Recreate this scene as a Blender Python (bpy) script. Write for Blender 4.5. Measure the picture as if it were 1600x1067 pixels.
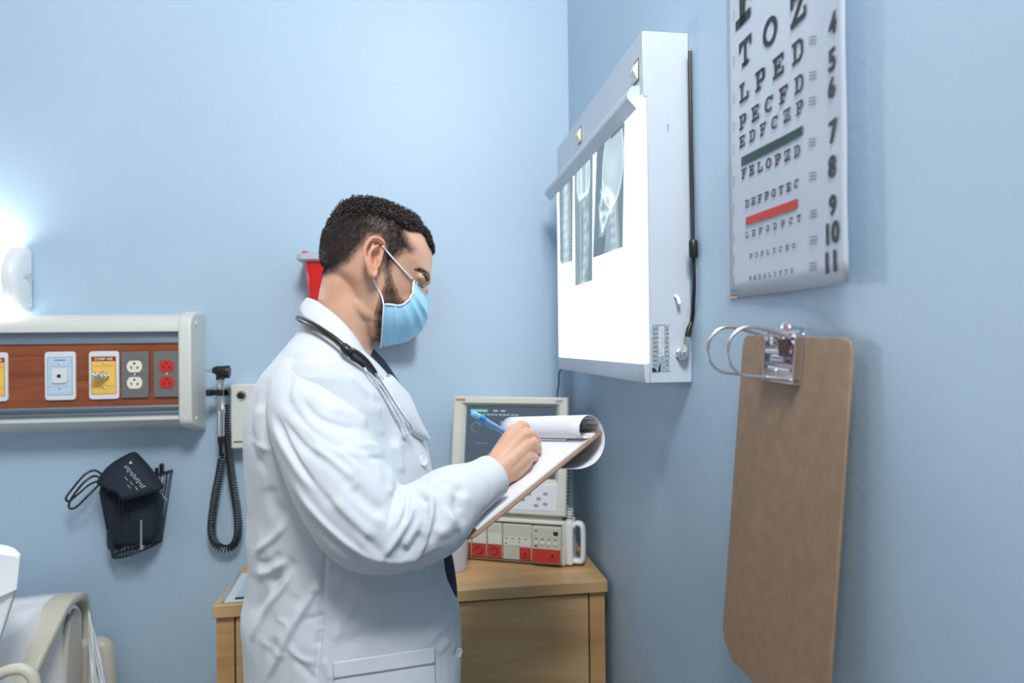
import bpy, bmesh, math, random
import numpy as np
from mathutils import Vector, Matrix, noise as mnoise

for o in list(bpy.data.objects): bpy.data.objects.remove(o)
S = bpy.context.scene
COL = S.collection
random.seed(7); rng = np.random.default_rng(7)

# ------------------------------------------------------------------ camera
FPX = 1030.0; YAW = math.radians(8.3); PITCH = math.radians(0.2); ROLL = 0.011; CH = 1.42
def _v(*a): return np.array(a, float)
FW = _v(math.sin(YAW)*math.cos(PITCH), math.cos(YAW)*math.cos(PITCH), math.sin(PITCH))
_r0 = _v(math.cos(YAW), -math.sin(YAW), 0); _u0 = np.cross(_r0, FW)
CR = _r0*math.cos(ROLL) - _u0*math.sin(ROLL); CU = _u0*math.cos(ROLL) + _r0*math.sin(ROLL)
CC = _v(0, 0, CH)
cam = bpy.data.cameras.new('camera'); camo = bpy.data.objects.new('camera', cam); COL.objects.link(camo)
cam.sensor_width = 36; cam.lens = 36*FPX/1600; cam.clip_start = .02
camo.matrix_world = Matrix(((CR[0], CU[0], -FW[0], CC[0]), (CR[1], CU[1], -FW[1], CC[1]), (CR[2], CU[2], -FW[2], CC[2]), (0, 0, 0, 1)))
cam.dof.use_dof = True; cam.dof.focus_distance = 1.10; cam.dof.aperture_fstop = 3.2
S.camera = camo

# ------------------------------------------------------------------ light
S.view_settings.view_transform = 'Standard'; S.view_settings.look = 'None'
S.view_settings.gamma = 1; S.view_settings.use_curve_mapping = False
S.view_settings.exposure = -0.05
world = bpy.data.worlds.new('world'); S.world = world; world.use_nodes = True
world.node_tree.nodes['Background'].inputs[0].default_value = (.95, .96, 1, 1)
world.node_tree.nodes['Background'].inputs[1].default_value = .27
def area(name, loc, target, size, power, color, sy=None):
    l = bpy.data.lights.new(name, 'AREA'); l.energy = power; l.color = color; l.size = size
    if sy: l.shape = 'RECTANGLE'; l.size_y = sy
    o = bpy.data.objects.new(name, l); COL.objects.link(o); o.location = loc
    o.rotation_euler = (Vector(target)-Vector(loc)).to_track_quat('-Z', 'Y').to_euler(); return o
area('ceiling_lamp_main', (.05, -.15, 2.78), (-.15, 1.2, 1.3), .42, 35, (1, .985, .96))
area('fill_light_left', (-1.1, .2, 2.95), (-1.0, 1.2, 1.0), .5, 5, (1, .985, .96))  # weak fill added to brighten the upper left wall, stands for no fixture

# ------------------------------------------------------------------ helpers
def ray(px, py): return FW + CR*((px-800)/FPX) + CU*((533.5-py)/FPX)
def at(px, py, z): return CC + ray(px, py)*z              # pixel -> point at view depth z
def onp(px, py, ax, v):
    d = ray(px, py); return CC + d*((v-CC[ax])/d[ax])
def onx(px, py, v): return onp(px, py, 0, v)
def ony(px, py, v): return onp(px, py, 1, v)
def onz(px, py, v): return onp(px, py, 2, v)
def nrm(v):
    v = np.asarray(v, float); return v/(np.linalg.norm(v)+1e-12)
def srgb(r, g, b):
    f = lambda c: (c/255/12.92) if c/255 <= .04045 else ((c/255+.055)/1.055)**2.4
    return (f(r), f(g), f(b), 1)

MATS = {}
def mat(name, col, rough=.5, metal=0, bump=0, bscale=40, var=0, vscale=6, emit=None, estr=0, trans=0, alpha=1, sss=0, coat=0, attr=None, spec=.5, bdist=.002):
    if name in MATS: return MATS[name]
    m = bpy.data.materials.new(name); m.use_nodes = True; MATS[name] = m
    nt = m.node_tree; N = nt.nodes; L = nt.links; b = N['Principled BSDF']
    b.inputs['Base Color'].default_value = col if len(col) == 4 else (*col, 1)
    b.inputs['Roughness'].default_value = rough; b.inputs['Metallic'].default_value = metal
    b.inputs['Specular IOR Level'].default_value = spec
    if trans: b.inputs['Transmission Weight'].default_value = trans
    if alpha < 1: b.inputs['Alpha'].default_value = alpha
    if coat: b.inputs['Coat Weight'].default_value = coat
    if sss:
        b.inputs['Subsurface Weight'].default_value = sss; b.inputs['Subsurface Radius'].default_value = (.012, .005, .003); b.inputs['Subsurface Scale'].default_value = 1
    if emit: b.inputs['Emission Color'].default_value = (*emit[:3], 1); b.inputs['Emission Strength'].default_value = estr
    tc = N.new('ShaderNodeTexCoord')
    if attr:
        a = N.new('ShaderNodeAttribute'); a.attribute_name = attr; L.new(a.outputs['Color'], b.inputs['Base Color'])
    if var:
        n = N.new('ShaderNodeTexNoise'); n.inputs['Scale'].default_value = vscale; n.inputs['Detail'].default_value = 5
        L.new(tc.outputs['Object'], n.inputs['Vector'])
        mx = N.new('ShaderNodeMix'); mx.data_type = 'RGBA'; mx.blend_type = 'MULTIPLY'; mx.inputs[0].default_value = 1
        mr = N.new('ShaderNodeMapRange'); mr.inputs[1].default_value = .3; mr.inputs[2].default_value = .7
        mr.inputs[3].default_value = 1-var; mr.inputs[4].default_value = 1+var
        L.new(n.outputs['Fac'], mr.inputs[0])
        if attr: L.new(a.outputs['Color'], mx.inputs[6])
        else: mx.inputs[6].default_value = col if len(col) == 4 else (*col, 1)
        L.new(mr.outputs[0], mx.inputs[7]); L.new(mx.outputs[2], b.inputs['Base Color'])
    if bump:
        n2 = N.new('ShaderNodeTexNoise'); n2.inputs['Scale'].default_value = bscale; n2.inputs['Detail'].default_value = 3
        L.new(tc.outputs['Object'], n2.inputs['Vector'])
        bp = N.new('ShaderNodeBump'); bp.inputs['Strength'].default_value = bump; bp.inputs['Distance'].default_value = bdist
        L.new(n2.outputs['Fac'], bp.inputs['Height']); L.new(bp.outputs[0], b.inputs['Normal'])
    return m
def wood(name, c1, c2, axis=0, scale=6, rough=.4, bump=.05):
    m = mat(name, c1, rough); nt = m.node_tree; N = nt.nodes; L = nt.links; b = N['Principled BSDF']
    tc = N.new('ShaderNodeTexCoord'); mp = N.new('ShaderNodeMapping')
    s = [scale*2.2]*3; s[axis] = scale*.22; mp.inputs['Scale'].default_value = s
    L.new(tc.outputs['Object'], mp.inputs['Vector'])
    n = N.new('ShaderNodeTexNoise'); n.inputs['Scale'].default_value = 1.6; n.inputs['Detail'].default_value = 8; n.inputs['Distortion'].default_value = 1.4
    L.new(mp.outputs[0], n.inputs['Vector'])
    s2 = [scale*30]*3; s2[axis] = scale*1.2
    mp2 = N.new('ShaderNodeMapping'); mp2.inputs['Scale'].default_value = s2; L.new(tc.outputs['Object'], mp2.inputs['Vector'])
    n2 = N.new('ShaderNodeTexNoise'); n2.inputs['Scale'].default_value = 1; n2.inputs['Detail'].default_value = 4; L.new(mp2.outputs[0], n2.inputs['Vector'])
    ad = N.new('ShaderNodeMath'); ad.operation = 'MULTIPLY_ADD'; ad.inputs[1].default_value = .35; L.new(n2.outputs['Fac'], ad.inputs[0]); L.new(n.outputs['Fac'], ad.inputs[2])
    cr = N.new('ShaderNodeValToRGB'); cr.color_ramp.elements[0].position = .45; cr.color_ramp.elements[0].color = c2
    cr.color_ramp.elements[1].position = .9; cr.color_ramp.elements[1].color = c1
    L.new(ad.outputs[0], cr.inputs[0]); L.new(cr.outputs[0], b.inputs['Base Color'])
    bp = N.new('ShaderNodeBump'); bp.inputs['Strength'].default_value = bump; bp.inputs['Distance'].default_value = .001
    L.new(n2.outputs['Fac'], bp.inputs['Height']); L.new(bp.outputs[0], b.inputs['Normal'])
    return m

OFF = {}
def tagp(o, label=None, cat=None, group=None, kind=None):
    if label: o['label'] = label
    if cat: o['category'] = cat
    if group: o['group'] = group
    if kind: o['kind'] = kind
    return o
def thing(name, label, cat, loc, group=None):
    o = bpy.data.objects.new(name, None); COL.objects.link(o); o.location = tuple(loc); o.empty_display_size = .05
    OFF[o.name] = np.asarray(loc, float); return tagp(o, label, cat, group)

def frame_from(n, up=(0, 0, 1)):
    n = nrm(n); u = np.cross(up, n)
    if np.linalg.norm(u) < 1e-4: u = _v(1, 0, 0)
    u = nrm(u); return u, nrm(np.cross(n, u)), n
def catmull(pts, n=6, closed=False):
    P = [np.asarray(p, float) for p in pts]; out = []; m = len(P)
    rngi = range(m) if closed else range(m-1)
    for i in rngi:
        if closed: a, b, c, d = P[i-1], P[i], P[(i+1) % m], P[(i+2) % m]
        else: a, b, c, d = P[max(i-1, 0)], P[i], P[i+1], P[min(i+2, m-1)]
        for k in range(n):
            t = k/n
            out.append(.5*((2*b)+(-a+c)*t+(2*a-5*b+4*c-d)*t*t+(-a+3*b-3*c+d)*t**3))
    if not closed: out.append(P[-1])
    return out
class MB:
    def __init__(s): s.v = []; s.f = []; s.m = []; s.n = 0
    def add(s, V, Fc, m=0):
        V = np.asarray(V, float).reshape(-1, 3); s.v.append(V)
        for f in Fc: s.f.append([i+s.n for i in f]); s.m.append(m)
        s.n += len(V); return s
    def box(s, x0, x1, y0, y1, z0, z1, m=0):
        V = [(x, y, z) for x in (x0, x1) for y in (y0, y1) for z in (z0, z1)]
        return s.add(V, [(0, 1, 3, 2), (4, 6, 7, 5), (0, 4, 5, 1), (2, 3, 7, 6), (0, 2, 6, 4), (1, 5, 7, 3)], m)
    def obox(s, o, u, v, w, m=0):      # corner + three edge vectors
        o, u, v, w = map(lambda a: np.asarray(a, float), (o, u, v, w))
        V = [o+u*i+v*j+w*k for i in (0, 1) for j in (0, 1) for k in (0, 1)]
        return s.add(V, [(0, 1, 3, 2), (4, 6, 7, 5), (0, 4, 5, 1), (2, 3, 7, 6), (0, 2, 6, 4), (1, 5, 7, 3)], m)
    def prism(s, poly, o, u, v, w, m=0):  # 2D poly in frame (o,u,v), extruded by vector w
        o, u, v, w = map(lambda a: np.asarray(a, float), (o, u, v, w)); n = len(poly)
        A = [o+u*a+v*b for a, b in poly]; V = A+[p+w for p in A]
        F = [tuple(range(n-1, -1, -1)), tuple(range(n, 2*n))]+[(i, (i+1) % n, n+(i+1) % n, n+i) for i in range(n)]
        return s.add(V, F, m)
    def loft(s, rings, cap=True, closed=False, m=0):
        k = len(rings[0]); V = np.concatenate([np.asarray(r, float).reshape(-1, 3) for r in rings]); F = []
        nr = len(rings)
        for i in range(nr if closed else nr-1):
            j = (i+1) % nr
            for a in range(k): b = (a+1) % k; F.append((i*k+a, i*k+b, j*k+b, j*k+a))
        if cap and not closed: F.append(tuple(range(k-1, -1, -1))); F.append(tuple((nr-1)*k+a for a in range(k)))
        return s.add(V, F, m)
    def tube(s, path, r, seg=10, cap=True, closed=False, m=0, flat=1.0, up=None):
        P = [np.asarray(p, float) for p in path]; n = len(P)
        R_ = [r]*n if np.isscalar(r) else list(r)
        if len(R_) != n: R_ = list(np.interp(np.linspace(0, 1, n), np.linspace(0, 1, len(R_)), R_))
        rings = []; prev = None
        for i in range(n):
            t = nrm((P[(i+1) % n]-P[i-1]) if closed else (P[min(i+1, n-1)]-P[max(i-1, 0)]))
            if up is not None: a = nrm(np.cross(up, t))
            elif prev is None: a = nrm(np.cross(t, (0, 0, 1) if abs(t[2]) < .9 else (1, 0, 0)))
            else: a = nrm(prev-t*(prev@t))
            prev = a; b = np.cross(t, a)
            rings.append([P[i]+R_[i]*(math.cos(q)*a+flat*math.sin(q)*b) for q in np.linspace(0, 2*math.pi, seg, endpoint=False)])
        return s.loft(rings, cap, closed, m)
    def lathe(s, prof, o, axis, seg=24, m=0, cap=True):
        u, v, n = frame_from(axis, (0, 0, 1) if abs(nrm(axis)[2]) < .9 else (1, 0, 0)); o = np.asarray(o, float)
        return s.loft([[o+n*h+r*(math.cos(q)*u+math.sin(q)*v) for q in np.linspace(0, 2*math.pi, seg, endpoint=False)] for r, h in prof], cap, m=m)
    def ell(s, c, r, seg=20, rings=12, m=0, axes=None):
        c = np.asarray(c, float); r = np.asarray([r]*3 if np.isscalar(r) else r, float)
        A = np.eye(3) if axes is None else np.asarray(axes, float)
        V = []; F = []
        for i in range(1, rings):
            ph = math.pi*i/rings
            for j in range(seg):
                q = 2*math.pi*j/seg; V.append(c+A.T@(r*_v(math.sin(ph)*math.cos(q), math.sin(ph)*math.sin(q), math.cos(ph))))
        n = len(V); V.append(c+A.T@(r*_v(0, 0, 1))); V.append(c-A.T@(r*_v(0, 0, 1)))
        for i in range(rings-2):
            for j in range(seg): k = (j+1) % seg; F.append((i*seg+j, (i+1)*seg+j, (i+1)*seg+k, i*seg+k))
        for j in range(seg):
            k = (j+1) % seg; F.append((n, j, k)); F.append((n+1, (rings-2)*seg+k, (rings-2)*seg+j))
        return s.add(V, F, m)
    def grid(s, G, m=0):              # G [i][j] points
        a = len(G); b = len(G[0]); V = np.asarray(G, float).reshape(-1, 3)
        return s.add(V, [(i*b+j, i*b+j+1, (i+1)*b+j+1, (i+1)*b+j) for i in range(a-1) for j in range(b-1)], m)
    def text(s, txt, o, u, v, size, n=None, bold=0, align='CENTER', m=0, eps=.0004, shear=0):
        V, F = text_geo(txt, bold, align, shear); o, u, v = map(lambda a: np.asarray(a, float), (o, u, v))
        nn = nrm(np.cross(u, v)) if n is None else np.asarray(n, float)
        return s.add([o+u*a*size+v*b*size+nn*eps for a, b in V], F, m)
    def mesh(s, name):
        me = bpy.data.meshes.new(name); V = np.concatenate(s.v)
        me.from_pydata(V.tolist(), [], s.f); return me
    def build(s, name, mats, parent=None, smooth=40, bevel=0, bseg=2, sub=0, solid=0, label=None, fix=True, attrs=None, weld=False):
        me = s.mesh(name)
        if not isinstance(mats, (list, tuple)): mats = [mats]
        for mm in mats: me.materials.append(mm)
        me.polygons.foreach_set('material_index', s.m)
        return link_mesh(me, name, parent, smooth, bevel, bseg, sub, solid, label, fix, weld)
def link_mesh(me, name, parent=None, smooth=40, bevel=0, bseg=2, sub=0, solid=0, label=None, fix=True, weld=False):
    o = bpy.data.objects.new(name, me); COL.objects.link(o)
    V = np.empty(len(me.vertices)*3); me.vertices.foreach_get('co', V); V = V.reshape(-1, 3)
    if parent is not None:
        o.parent = parent; off = OFF[parent.name]
    else:
        off = _v((V[:, 0].min()+V[:, 0].max())/2, (V[:, 1].min()+V[:, 1].max())/2, V[:, 2].min()); o.location = tuple(off)
    me.vertices.foreach_set('co', (V-off).ravel()); OFF[o.name] = off
    if weld or fix:
        bm = bmesh.new(); bm.from_mesh(me)
        if weld: bmesh.ops.remove_doubles(bm, verts=bm.verts, dist=1e-5)
        if fix: bmesh.ops.recalc_face_normals(bm, faces=bm.faces)
        bm.to_mesh(me); bm.free()
    me.update()
    if smooth:
        me.polygons.foreach_set('use_smooth', [True]*len(me.polygons))
        if smooth < 180: me.set_sharp_from_angle(angle=math.radians(smooth))
    if bevel:
        b = o.modifiers.new('bevel', 'BEVEL'); b.width = bevel; b.segments = bseg; b.limit_method = 'ANGLE'; b.angle_limit = math.radians(35)
    if sub: b = o.modifiers.new('sub', 'SUBSURF'); b.levels = sub; b.render_levels = sub
    if solid: b = o.modifiers.new('solid', 'SOLIDIFY'); b.thickness = solid; b.offset = 0
    if label: o['label'] = label
    return o
_TG = {}
def text_geo(txt, bold, align, shear=0):
    k = (txt, bold, align, shear)
    if k in _TG: return _TG[k]
    cu = bpy.data.curves.new('t', 'FONT'); cu.body = txt; cu.size = 1; cu.offset = bold; cu.align_x = align; cu.align_y = 'CENTER'; cu.shear = shear; cu.resolution_u = 3
    ob = bpy.data.objects.new('t', cu); COL.objects.link(ob); dg = bpy.context.evaluated_depsgraph_get(); dg.update()
    me = bpy.data.meshes.new_from_object(ob.evaluated_get(dg))
    V = [(v.co.x, v.co.y) for v in me.vertices]; F = [tuple(p.vertices) for p in me.polygons]
    bpy.data.objects.remove(ob); bpy.data.curves.remove(cu); bpy.data.meshes.remove(me)
    _TG[k] = (V, F); return _TG[k]
def rrect(w, h, r, n=5, cx=0, cy=0):
    out = []
    for (sx, sy, a0) in ((1, 1, 0), (-1, 1, 90), (-1, -1, 180), (1, -1, 270)):
        for k in range(n+1):
            a = math.radians(a0+90*k/n); out.append((cx+sx*(w/2-r)+r*math.cos(a), cy+sy*(h/2-r)+r*math.sin(a)))
    return out
X_, Y_, Z_ = _v(1, 0, 0), _v(0, 1, 0), _v(0, 0, 1)

# ------------------------------------------------------------------ materials
m_wall = mat('painted_blue_wall', srgb(175, 201, 222), .46, bump=.35, bscale=140, var=.025, vscale=2.2, bdist=.0009)
m_ceil = mat('white_ceiling', (.8, .8, .8), .8, bump=.1)
m_floor = mat('vinyl_floor', (.35, .36, .36), .35, var=.08, vscale=20)
m_cream = mat('cream_plastic', srgb(214, 217, 210), .35)
m_alu = mat('satin_aluminium', srgb(150, 168, 182), .38, .65)
m_white = mat('white_plastic', srgb(232, 235, 238), .3)
m_black = mat('black_plastic', (.012, .012, .014), .38)
m_chrome = mat('chrome', (.78, .79, .80), .22, 1)
m_dark = mat('dark_print', (.015, .017, .02), .5)
m_grey = mat('grey_print', (.12, .14, .17), .6)
m_red = mat('red_plastic', srgb(200, 52, 44), .35)
m_cherry = wood('cherry_laminate', srgb(160, 92, 60), srgb(126, 66, 42), 0, 9, .35)
m_maple = wood('maple_veneer', srgb(214, 180, 132), srgb(190, 152, 104), 0, 5, .34)
m_maple_v = wood('maple_edge', srgb(208, 168, 116), srgb(184, 142, 92), 0, 5, .38)

# ------------------------------------------------------------------ room
WX = .43; WY = 1.80; CEIL = 3.0
def struct(name, mb, m):
    o = mb.build(name, m, smooth=0); o['kind'] = 'structure'; return o
struct('wall_back', MB().box(-3.2, WX, WY, WY+.1, 0, CEIL), m_wall)
struct('wall_right', MB().box(WX, WX+.1, -1.5, WY+.1, 0, CEIL), m_wall)
struct('floor', MB().box(-3.2, WX+.1, -1.5, WY+.1, -.1, 0), m_floor)
struct('ceiling', MB().box(-3.2, WX+.1, -1.5, WY+.1, CEIL, CEIL+.1), m_ceil)
struct('baseboard_back', MB().box(-3.2, WX, WY-.012, WY, 0, .1), mat('vinyl_base', (.2, .22, .24), .5))
struct('baseboard_right', MB().box(WX-.012, WX, -1.5, WY-.012, 0, .1), MATS['vinyl_base'])

# ------------------------------------------------------------------ headwall console
t = thing('headwall_console', 'long cream and wood hospital service panel with outlets, mounted on the blue back wall', 'medical wall panel', (-1.0, 1.8, 1.215))
xa, xb = -1.75, -.566
yf = 1.69
prof = [(1.80, 1.500), (1.735, 1.502), (1.712, 1.497), (1.698, 1.486), (1.691, 1.470), (1.690, 1.459), (1.712, 1.457), (1.712, 1.255), (1.690, 1.2545), (1.690, 1.247), (1.700, 1.240), (1.80, 1.213)]
MB().prism(prof, (xa, 0, 0), Y_, Z_, X_*(xb-xa)).build('housing', m_cream, t, smooth=30, bevel=.001)
mb = MB()
for z0, z1 in ((1.434, 1.457), (1.2545, 1.278)):
    mb.box(xa, xb, 1.707, 1.713, z0, z1)
mb.box(xa, xb, 1.690, 1.713, 1.4310, 1.4375); mb.box(xa, xb, 1.700, 1.713, 1.4375, 1.442)
mb.box(xa, xb, 1.690, 1.713, 1.2765, 1.2815); mb.box(xa, xb, 1.702, 1.713, 1.262, 1.266)
mb.build('rail', m_alu, t, bevel=.0008)
MB().box(xa, xb, 1.695, 1.714, 1.2815, 1.431).build('wood_panel', m_cherry, t, label='reddish cherry wood insert panel')
cp = [(1.80, 1.507), (1.74, 1.509), (1.712, 1.504), (1.694, 1.492), (1.686, 1.474), (1.685, 1.25), (1.690, 1.236), (1.702, 1.228), (1.80, 1.204)]
MB().prism(cp, (-.5675, 0, 0), Y_, Z_, X_*.0305).build('end_cap', m_cream, t, smooth=30, bevel=.006, bseg=4)
for zz in (1.478, 1.245): MB().lathe([(.006, 0), (.006, .002), (.0035, .003)], (-.537, 1.722, zz), X_, 14).build('screw_cap', m_cream, t)
m_plate_w = mat('plate_white', srgb(226, 230, 236), .3); m_plate_b = mat('label_blue', srgb(196, 216, 234), .4)
m_plate_y = mat('label_yellow', srgb(246, 200, 96), .4); m_lab_red = mat('label_red', srgb(150, 38, 32), .45)
m_steel = mat('grey_steel_plate', srgb(128, 130, 130), .38, .35); m_line = mat('line_blue', srgb(110, 150, 190), .5)
m_ivory = mat('ivory_receptacle', srgb(236, 234, 214), .35)
def centre(px0, px1, py0=549, py1=622, Y=1.69):
    a = ony(px0, (py0+py1)/2, Y); b = ony(px1, (py0+py1)/2, Y); return (a[0]+b[0])/2, 1.356, abs(b[0]-a[0])
def gas_plate(px0, px1, kind, name):
    cx, cz, w = centre(px0, px1); h = .114
    o = MB().prism(rrect(w, h, .007), (cx, 1.695, cz), X_, Z_, -Y_*.006).build(name, m_plate_w, t, bevel=.0012)
    f = 1.6888
    lm = m_plate_b if kind == 'blue' else m_plate_y
    lab = MB().prism(rrect(w*.84, h*.80, .003), (cx, f, cz), X_, Z_, -Y_*.0004)
    # border line
    for (aw, ah, tt) in ((w*.80, h*.77, .0007),):
        for sx in (-1, 1): lab.box(cx+sx*aw/2-tt/2, cx+sx*aw/2+tt/2, f-.0008, f-.0004, cz-ah/2, cz+ah/2, 1)
        for sz in (-1, 1): lab.box(cx-aw/2, cx+aw/2, f-.0008, f-.0004, cz+sz*ah/2-tt/2, cz+sz*ah/2+tt/2, 1)
    for zz in (.022, -.026): lab.box(cx-w*.36, cx+w*.36, f-.0008, f-.0004, cz+zz, cz+zz+.0005, 1)
    if kind == 'blue':
        lab.box(cx-.012, cx+.012, f-.0008, f-.0004, cz+.036, cz+.0375, 1)
        for k in range(9): lab.box(cx-.012+k*.0027, cx-.0105+k*.0027, f-.0008, f-.0004, cz+.0365, cz+.0385, 2)
    else:
        lab.box(cx-w*.40, cx+w*.40, f-.0009, f-.0004, cz+.0335, cz+.0435, 3)
        lab.text('COMP AIR', (cx, f-.0009, cz+.0383), X_, Z_, .0088, n=-Y_, bold=.02, m=4)
    lab.text('· · —', (cx, f-.0006, cz-.040), X_, Z_, .006, n=-Y_, m=2)
    lab.build('printed_label', [lm, m_line if kind == 'blue' else m_grey, m_grey, m_lab_red, m_plate_w], o, smooth=0)
    for zz in (.028, -.030): MB().lathe([(.0028, 0), (.0028, .0012), (.002, .0018)], (cx, f, cz+zz), -Y_, 12).build('screw', m_chrome, o)
    if kind == 'blue':
        MB().prism(rrect(.033, .034, .005), (cx, f-.0003, cz), X_, Z_, -Y_*.004).build('port', m_plate_w, o, bevel=.0008)
        MB().lathe([(.0042, .004), (.0042, .0055), (.003, .0055), (.003, .0044)], (cx, f, cz), -Y_, 16).build('port_hole', m_dark, o)
    else:
        g = MB(); g.lathe([(.0115, 0), (.0115, .004), (.009, .007), (.0085, .016), (.0065, .018), (.0065, .030), (.0045, .032)], (cx+.002, f, cz-.001), -Y_, 24)
        g.build('gas_fitting', m_chrome, o, smooth=30)
        g = MB(); e = _v(cx+.003, f-.020, cz-.001); d = nrm((-.95, -.2, .05))
        g.lathe([(.0052, 0), (.0052, .007), (.0062, .008), (.0095, .012), (.0095, .017), (.004, .018)], e, d, 20)
        g.build('fitting_lever', m_chrome, o, smooth=30)
    return o
gas_plate(-33, 12, 'yellow', 'gas_outlet_plate'); gas_plate(70, 118, 'blue', 'vacuum_outlet_plate'); gas_plate(139, 186, 'yellow', 'gas_outlet_plate')
def duplex(px0, px1, mm):
    cx, cz, w = centre(px0, px1); h = .114; cx -= .0015; w = .0605; h = .110
    o = MB().prism(rrect(w, h, .002, 2), (cx, 1.695, cz), X_, Z_, -Y_*.007).build('outlet_cover', m_steel, t, bevel=.0025, bseg=2)
    for zz in (.0195, -.0195):
        pl = []
        for k in range(32):
            a = 2*math.pi*k/32; pl.append((.0172*math.cos(a), max(-.0140, min(.0140, .0172*math.sin(a)))))
        r = MB().prism(pl, (cx, 1.6882, cz+zz), X_, Z_, -Y_*.0022).build('receptacle', mm, o, bevel=.0006)
        s = MB(); f = 1.6858
        s.lathe([(.0026, 0), (.0026, .0003)], (cx, f, cz+zz+.0075), -Y_, 12)
        for sx in (-1, 1):
            s.box(cx+sx*.0065-.001, cx+sx*.0065+.001, f-.0003, f+.0003, cz+zz-.006, cz+zz+.001)
        s.box(cx+.0065, cx+.0095, f-.0003, f+.0003, cz+zz-.0035, cz+zz-.0015); s.box(cx-.0095, cx-.0065, f-.0003, f+.0003, cz+zz-.0005, cz+zz+.001)
        s.build('socket_slot', m_dark, r, smooth=0)
    MB().lathe([(.0024, 0), (.0024, .001), (.0015, .0016)], (cx, 1.688, cz), -Y_, 12).build('screw', m_chrome, o)
duplex(189, 235, m_ivory); duplex(240, 284, m_red)

# ------------------------------------------------------------------ wall lamp
t = thing('wall_lamp', 'glowing white tubular wall lamp above the hospital service panel, cut by the left edge', 'lamp', (-1.15, 1.8, 1.50))
m_glow = mat('lamp_glow', (1, 1, 1), .5, emit=(1, .98, .95), estr=34)
def lampsec(k, x, grow=0):
    return [(x, 1.795-(.072+grow)*max(0, math.sin(a)), 1.592-(.080+grow)*math.cos(a)) for a in np.linspace(0, math.pi, 24)]
MB().loft([lampsec(0, x) for x in (-1.40, -.972)]).build('diffuser', m_glow, t, smooth=60, label='glowing white diffuser')
MB().loft([lampsec(0, -.974, .002), lampsec(0, -.956, .001), lampsec(0, -.948, -.005), lampsec(0, -.944, -.014)]).build('end_cap', m_white, t, smooth=60)
MB().box(-1.41, -.950, 1.782, 1.80, 1.52, 1.664).build('mounting_plate', m_white, t, bevel=.002)
mb = MB(); mb.lathe([(.004, 0), (.004, .012), (.006, .013), (.006, .016)], (-.945, 1.765, 1.600), X_, 14)
mb.tube([(-.930, 1.765, 1.600), (-.930, 1.765, 1.535)], .0009, 6)
for k in range(12): mb.ell((-.930, 1.765, 1.598-.0052*k), .0017, 8, 6)
mb.ell((-.930, 1.765, 1.532), (.003, .003, .006), 10, 8)
mb.build('pull_chain', m_chrome, t)

# ------------------------------------------------------------------ otoscope set
t = thing('otoscope_transformer', 'cream wall box with a round dial and coiled black cord, right of the service panel', 'medical instrument', (-.45, 1.80, 1.165))
x0 = ony(360, 640, 1.745)[0]; x1 = x0+.072
o = MB().box(x0, x1, 1.745, 1.80, 1.163, 1.325).build('housing', m_cream, t, bevel=.004)
cx = x0+.027
MB().lathe([(.0125, 0), (.0125, .002), (.010, .0025)], (cx, 1.745, 1.297), -Y_, 24).build('dial_ring', m_chrome, t, smooth=30)
mb = MB().lathe([(.0085, .002), (.0085, .008), (.006, .010)], (cx, 1.745, 1.297), -Y_, 20); mb.ell((cx+.001, 1.7345, 1.2985), .003, 10, 8); mb.build('dial_knob', m_black, t, smooth=30)
MB().box(cx-.02, cx+.02, 1.7442, 1.7455, 1.179, 1.182).build('brand_strip', m_dark, t)
MB().box(x1, x1+.02, 1.75, 1.80, 1.17, 1.33).build('side_cradle', m_black, t, bevel=.002)
br = MB(); ax0 = ony(325, 613, 1.735)[0]
br.box(ax0, x0+.002, 1.728, 1.742, 1.300, 1.313); br.box(ax0, ax0+.012, 1.716, 1.742, 1.299, 1.315); br.box(ax0+.026, ax0+.04, 1.716, 1.742, 1.299, 1.315); br.box(x0-.012, x0, 1.728, 1.80, 1.298, 1.315)
br.build('hook_bracket', m_black, t, bevel=.002)
# coil cord
cpx = [(347, 716), (343, 740), (338, 765), (334, 790), (331, 815), (331, 833), (336, 848), (346, 856), (357, 857), (367, 849), (372, 832), (372, 810), (369, 785), (364, 755), (360, 725), (357, 700), (354, 675), (352, 650), (352, 632)]
path = catmull([ony(a, b, 1.766) for a, b in cpx], 40)
P = np.array(path); L_ = np.concatenate([[0], np.cumsum(np.linalg.norm(np.diff(P, axis=0), axis=1))]); n = int(L_[-1]/.0066*14)
ss = np.linspace(0, L_[-1], n); PP = np.stack([np.interp(ss, L_, P[:, k]) for k in range(3)], 1)
hel = []
for i, s_ in enumerate(ss):
    tt = nrm(PP[min(i+1, n-1)]-PP[max(i-1, 0)]); a = nrm(np.cross(tt, Y_)); q = s_/.0066*2*math.pi
    hel.append(PP[i]+.0088*(math.cos(q)*a+math.sin(q)*Y_))
MB().tube(hel, .0020, 6).build('coil_cord', m_black, t, smooth=180)
t2 = thing('otoscope', 'black-headed otoscope with chrome handle hanging from its wall hook', 'medical instrument', ony(346, 690, 1.730))
hb = ony(345, 690, 1.726); ht = ony(345.5, 592, 1.726); hd = ht-hb; hl = np.linalg.norm(hd)
MB().lathe([(.007, .012), (.0085, .016), (.0085, hl*.45), (.0095, hl*.47), (.0095, hl*.53), (.0085, hl*.55), (.0085, hl*.90), (.0100, hl*.93), (.0095, hl)], hb, hd, 20).build('handle', m_chrome, t2, smooth=30, label='chrome handle')
MB().lathe([(.0045, -.035), (.005, -.01), (.0078, 0), (.0078, .016)], hb, hd, 16).build('cord_grip', m_black, t2, smooth=40)
hc = ony(345, 581, 1.726)
mb = MB()
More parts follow.
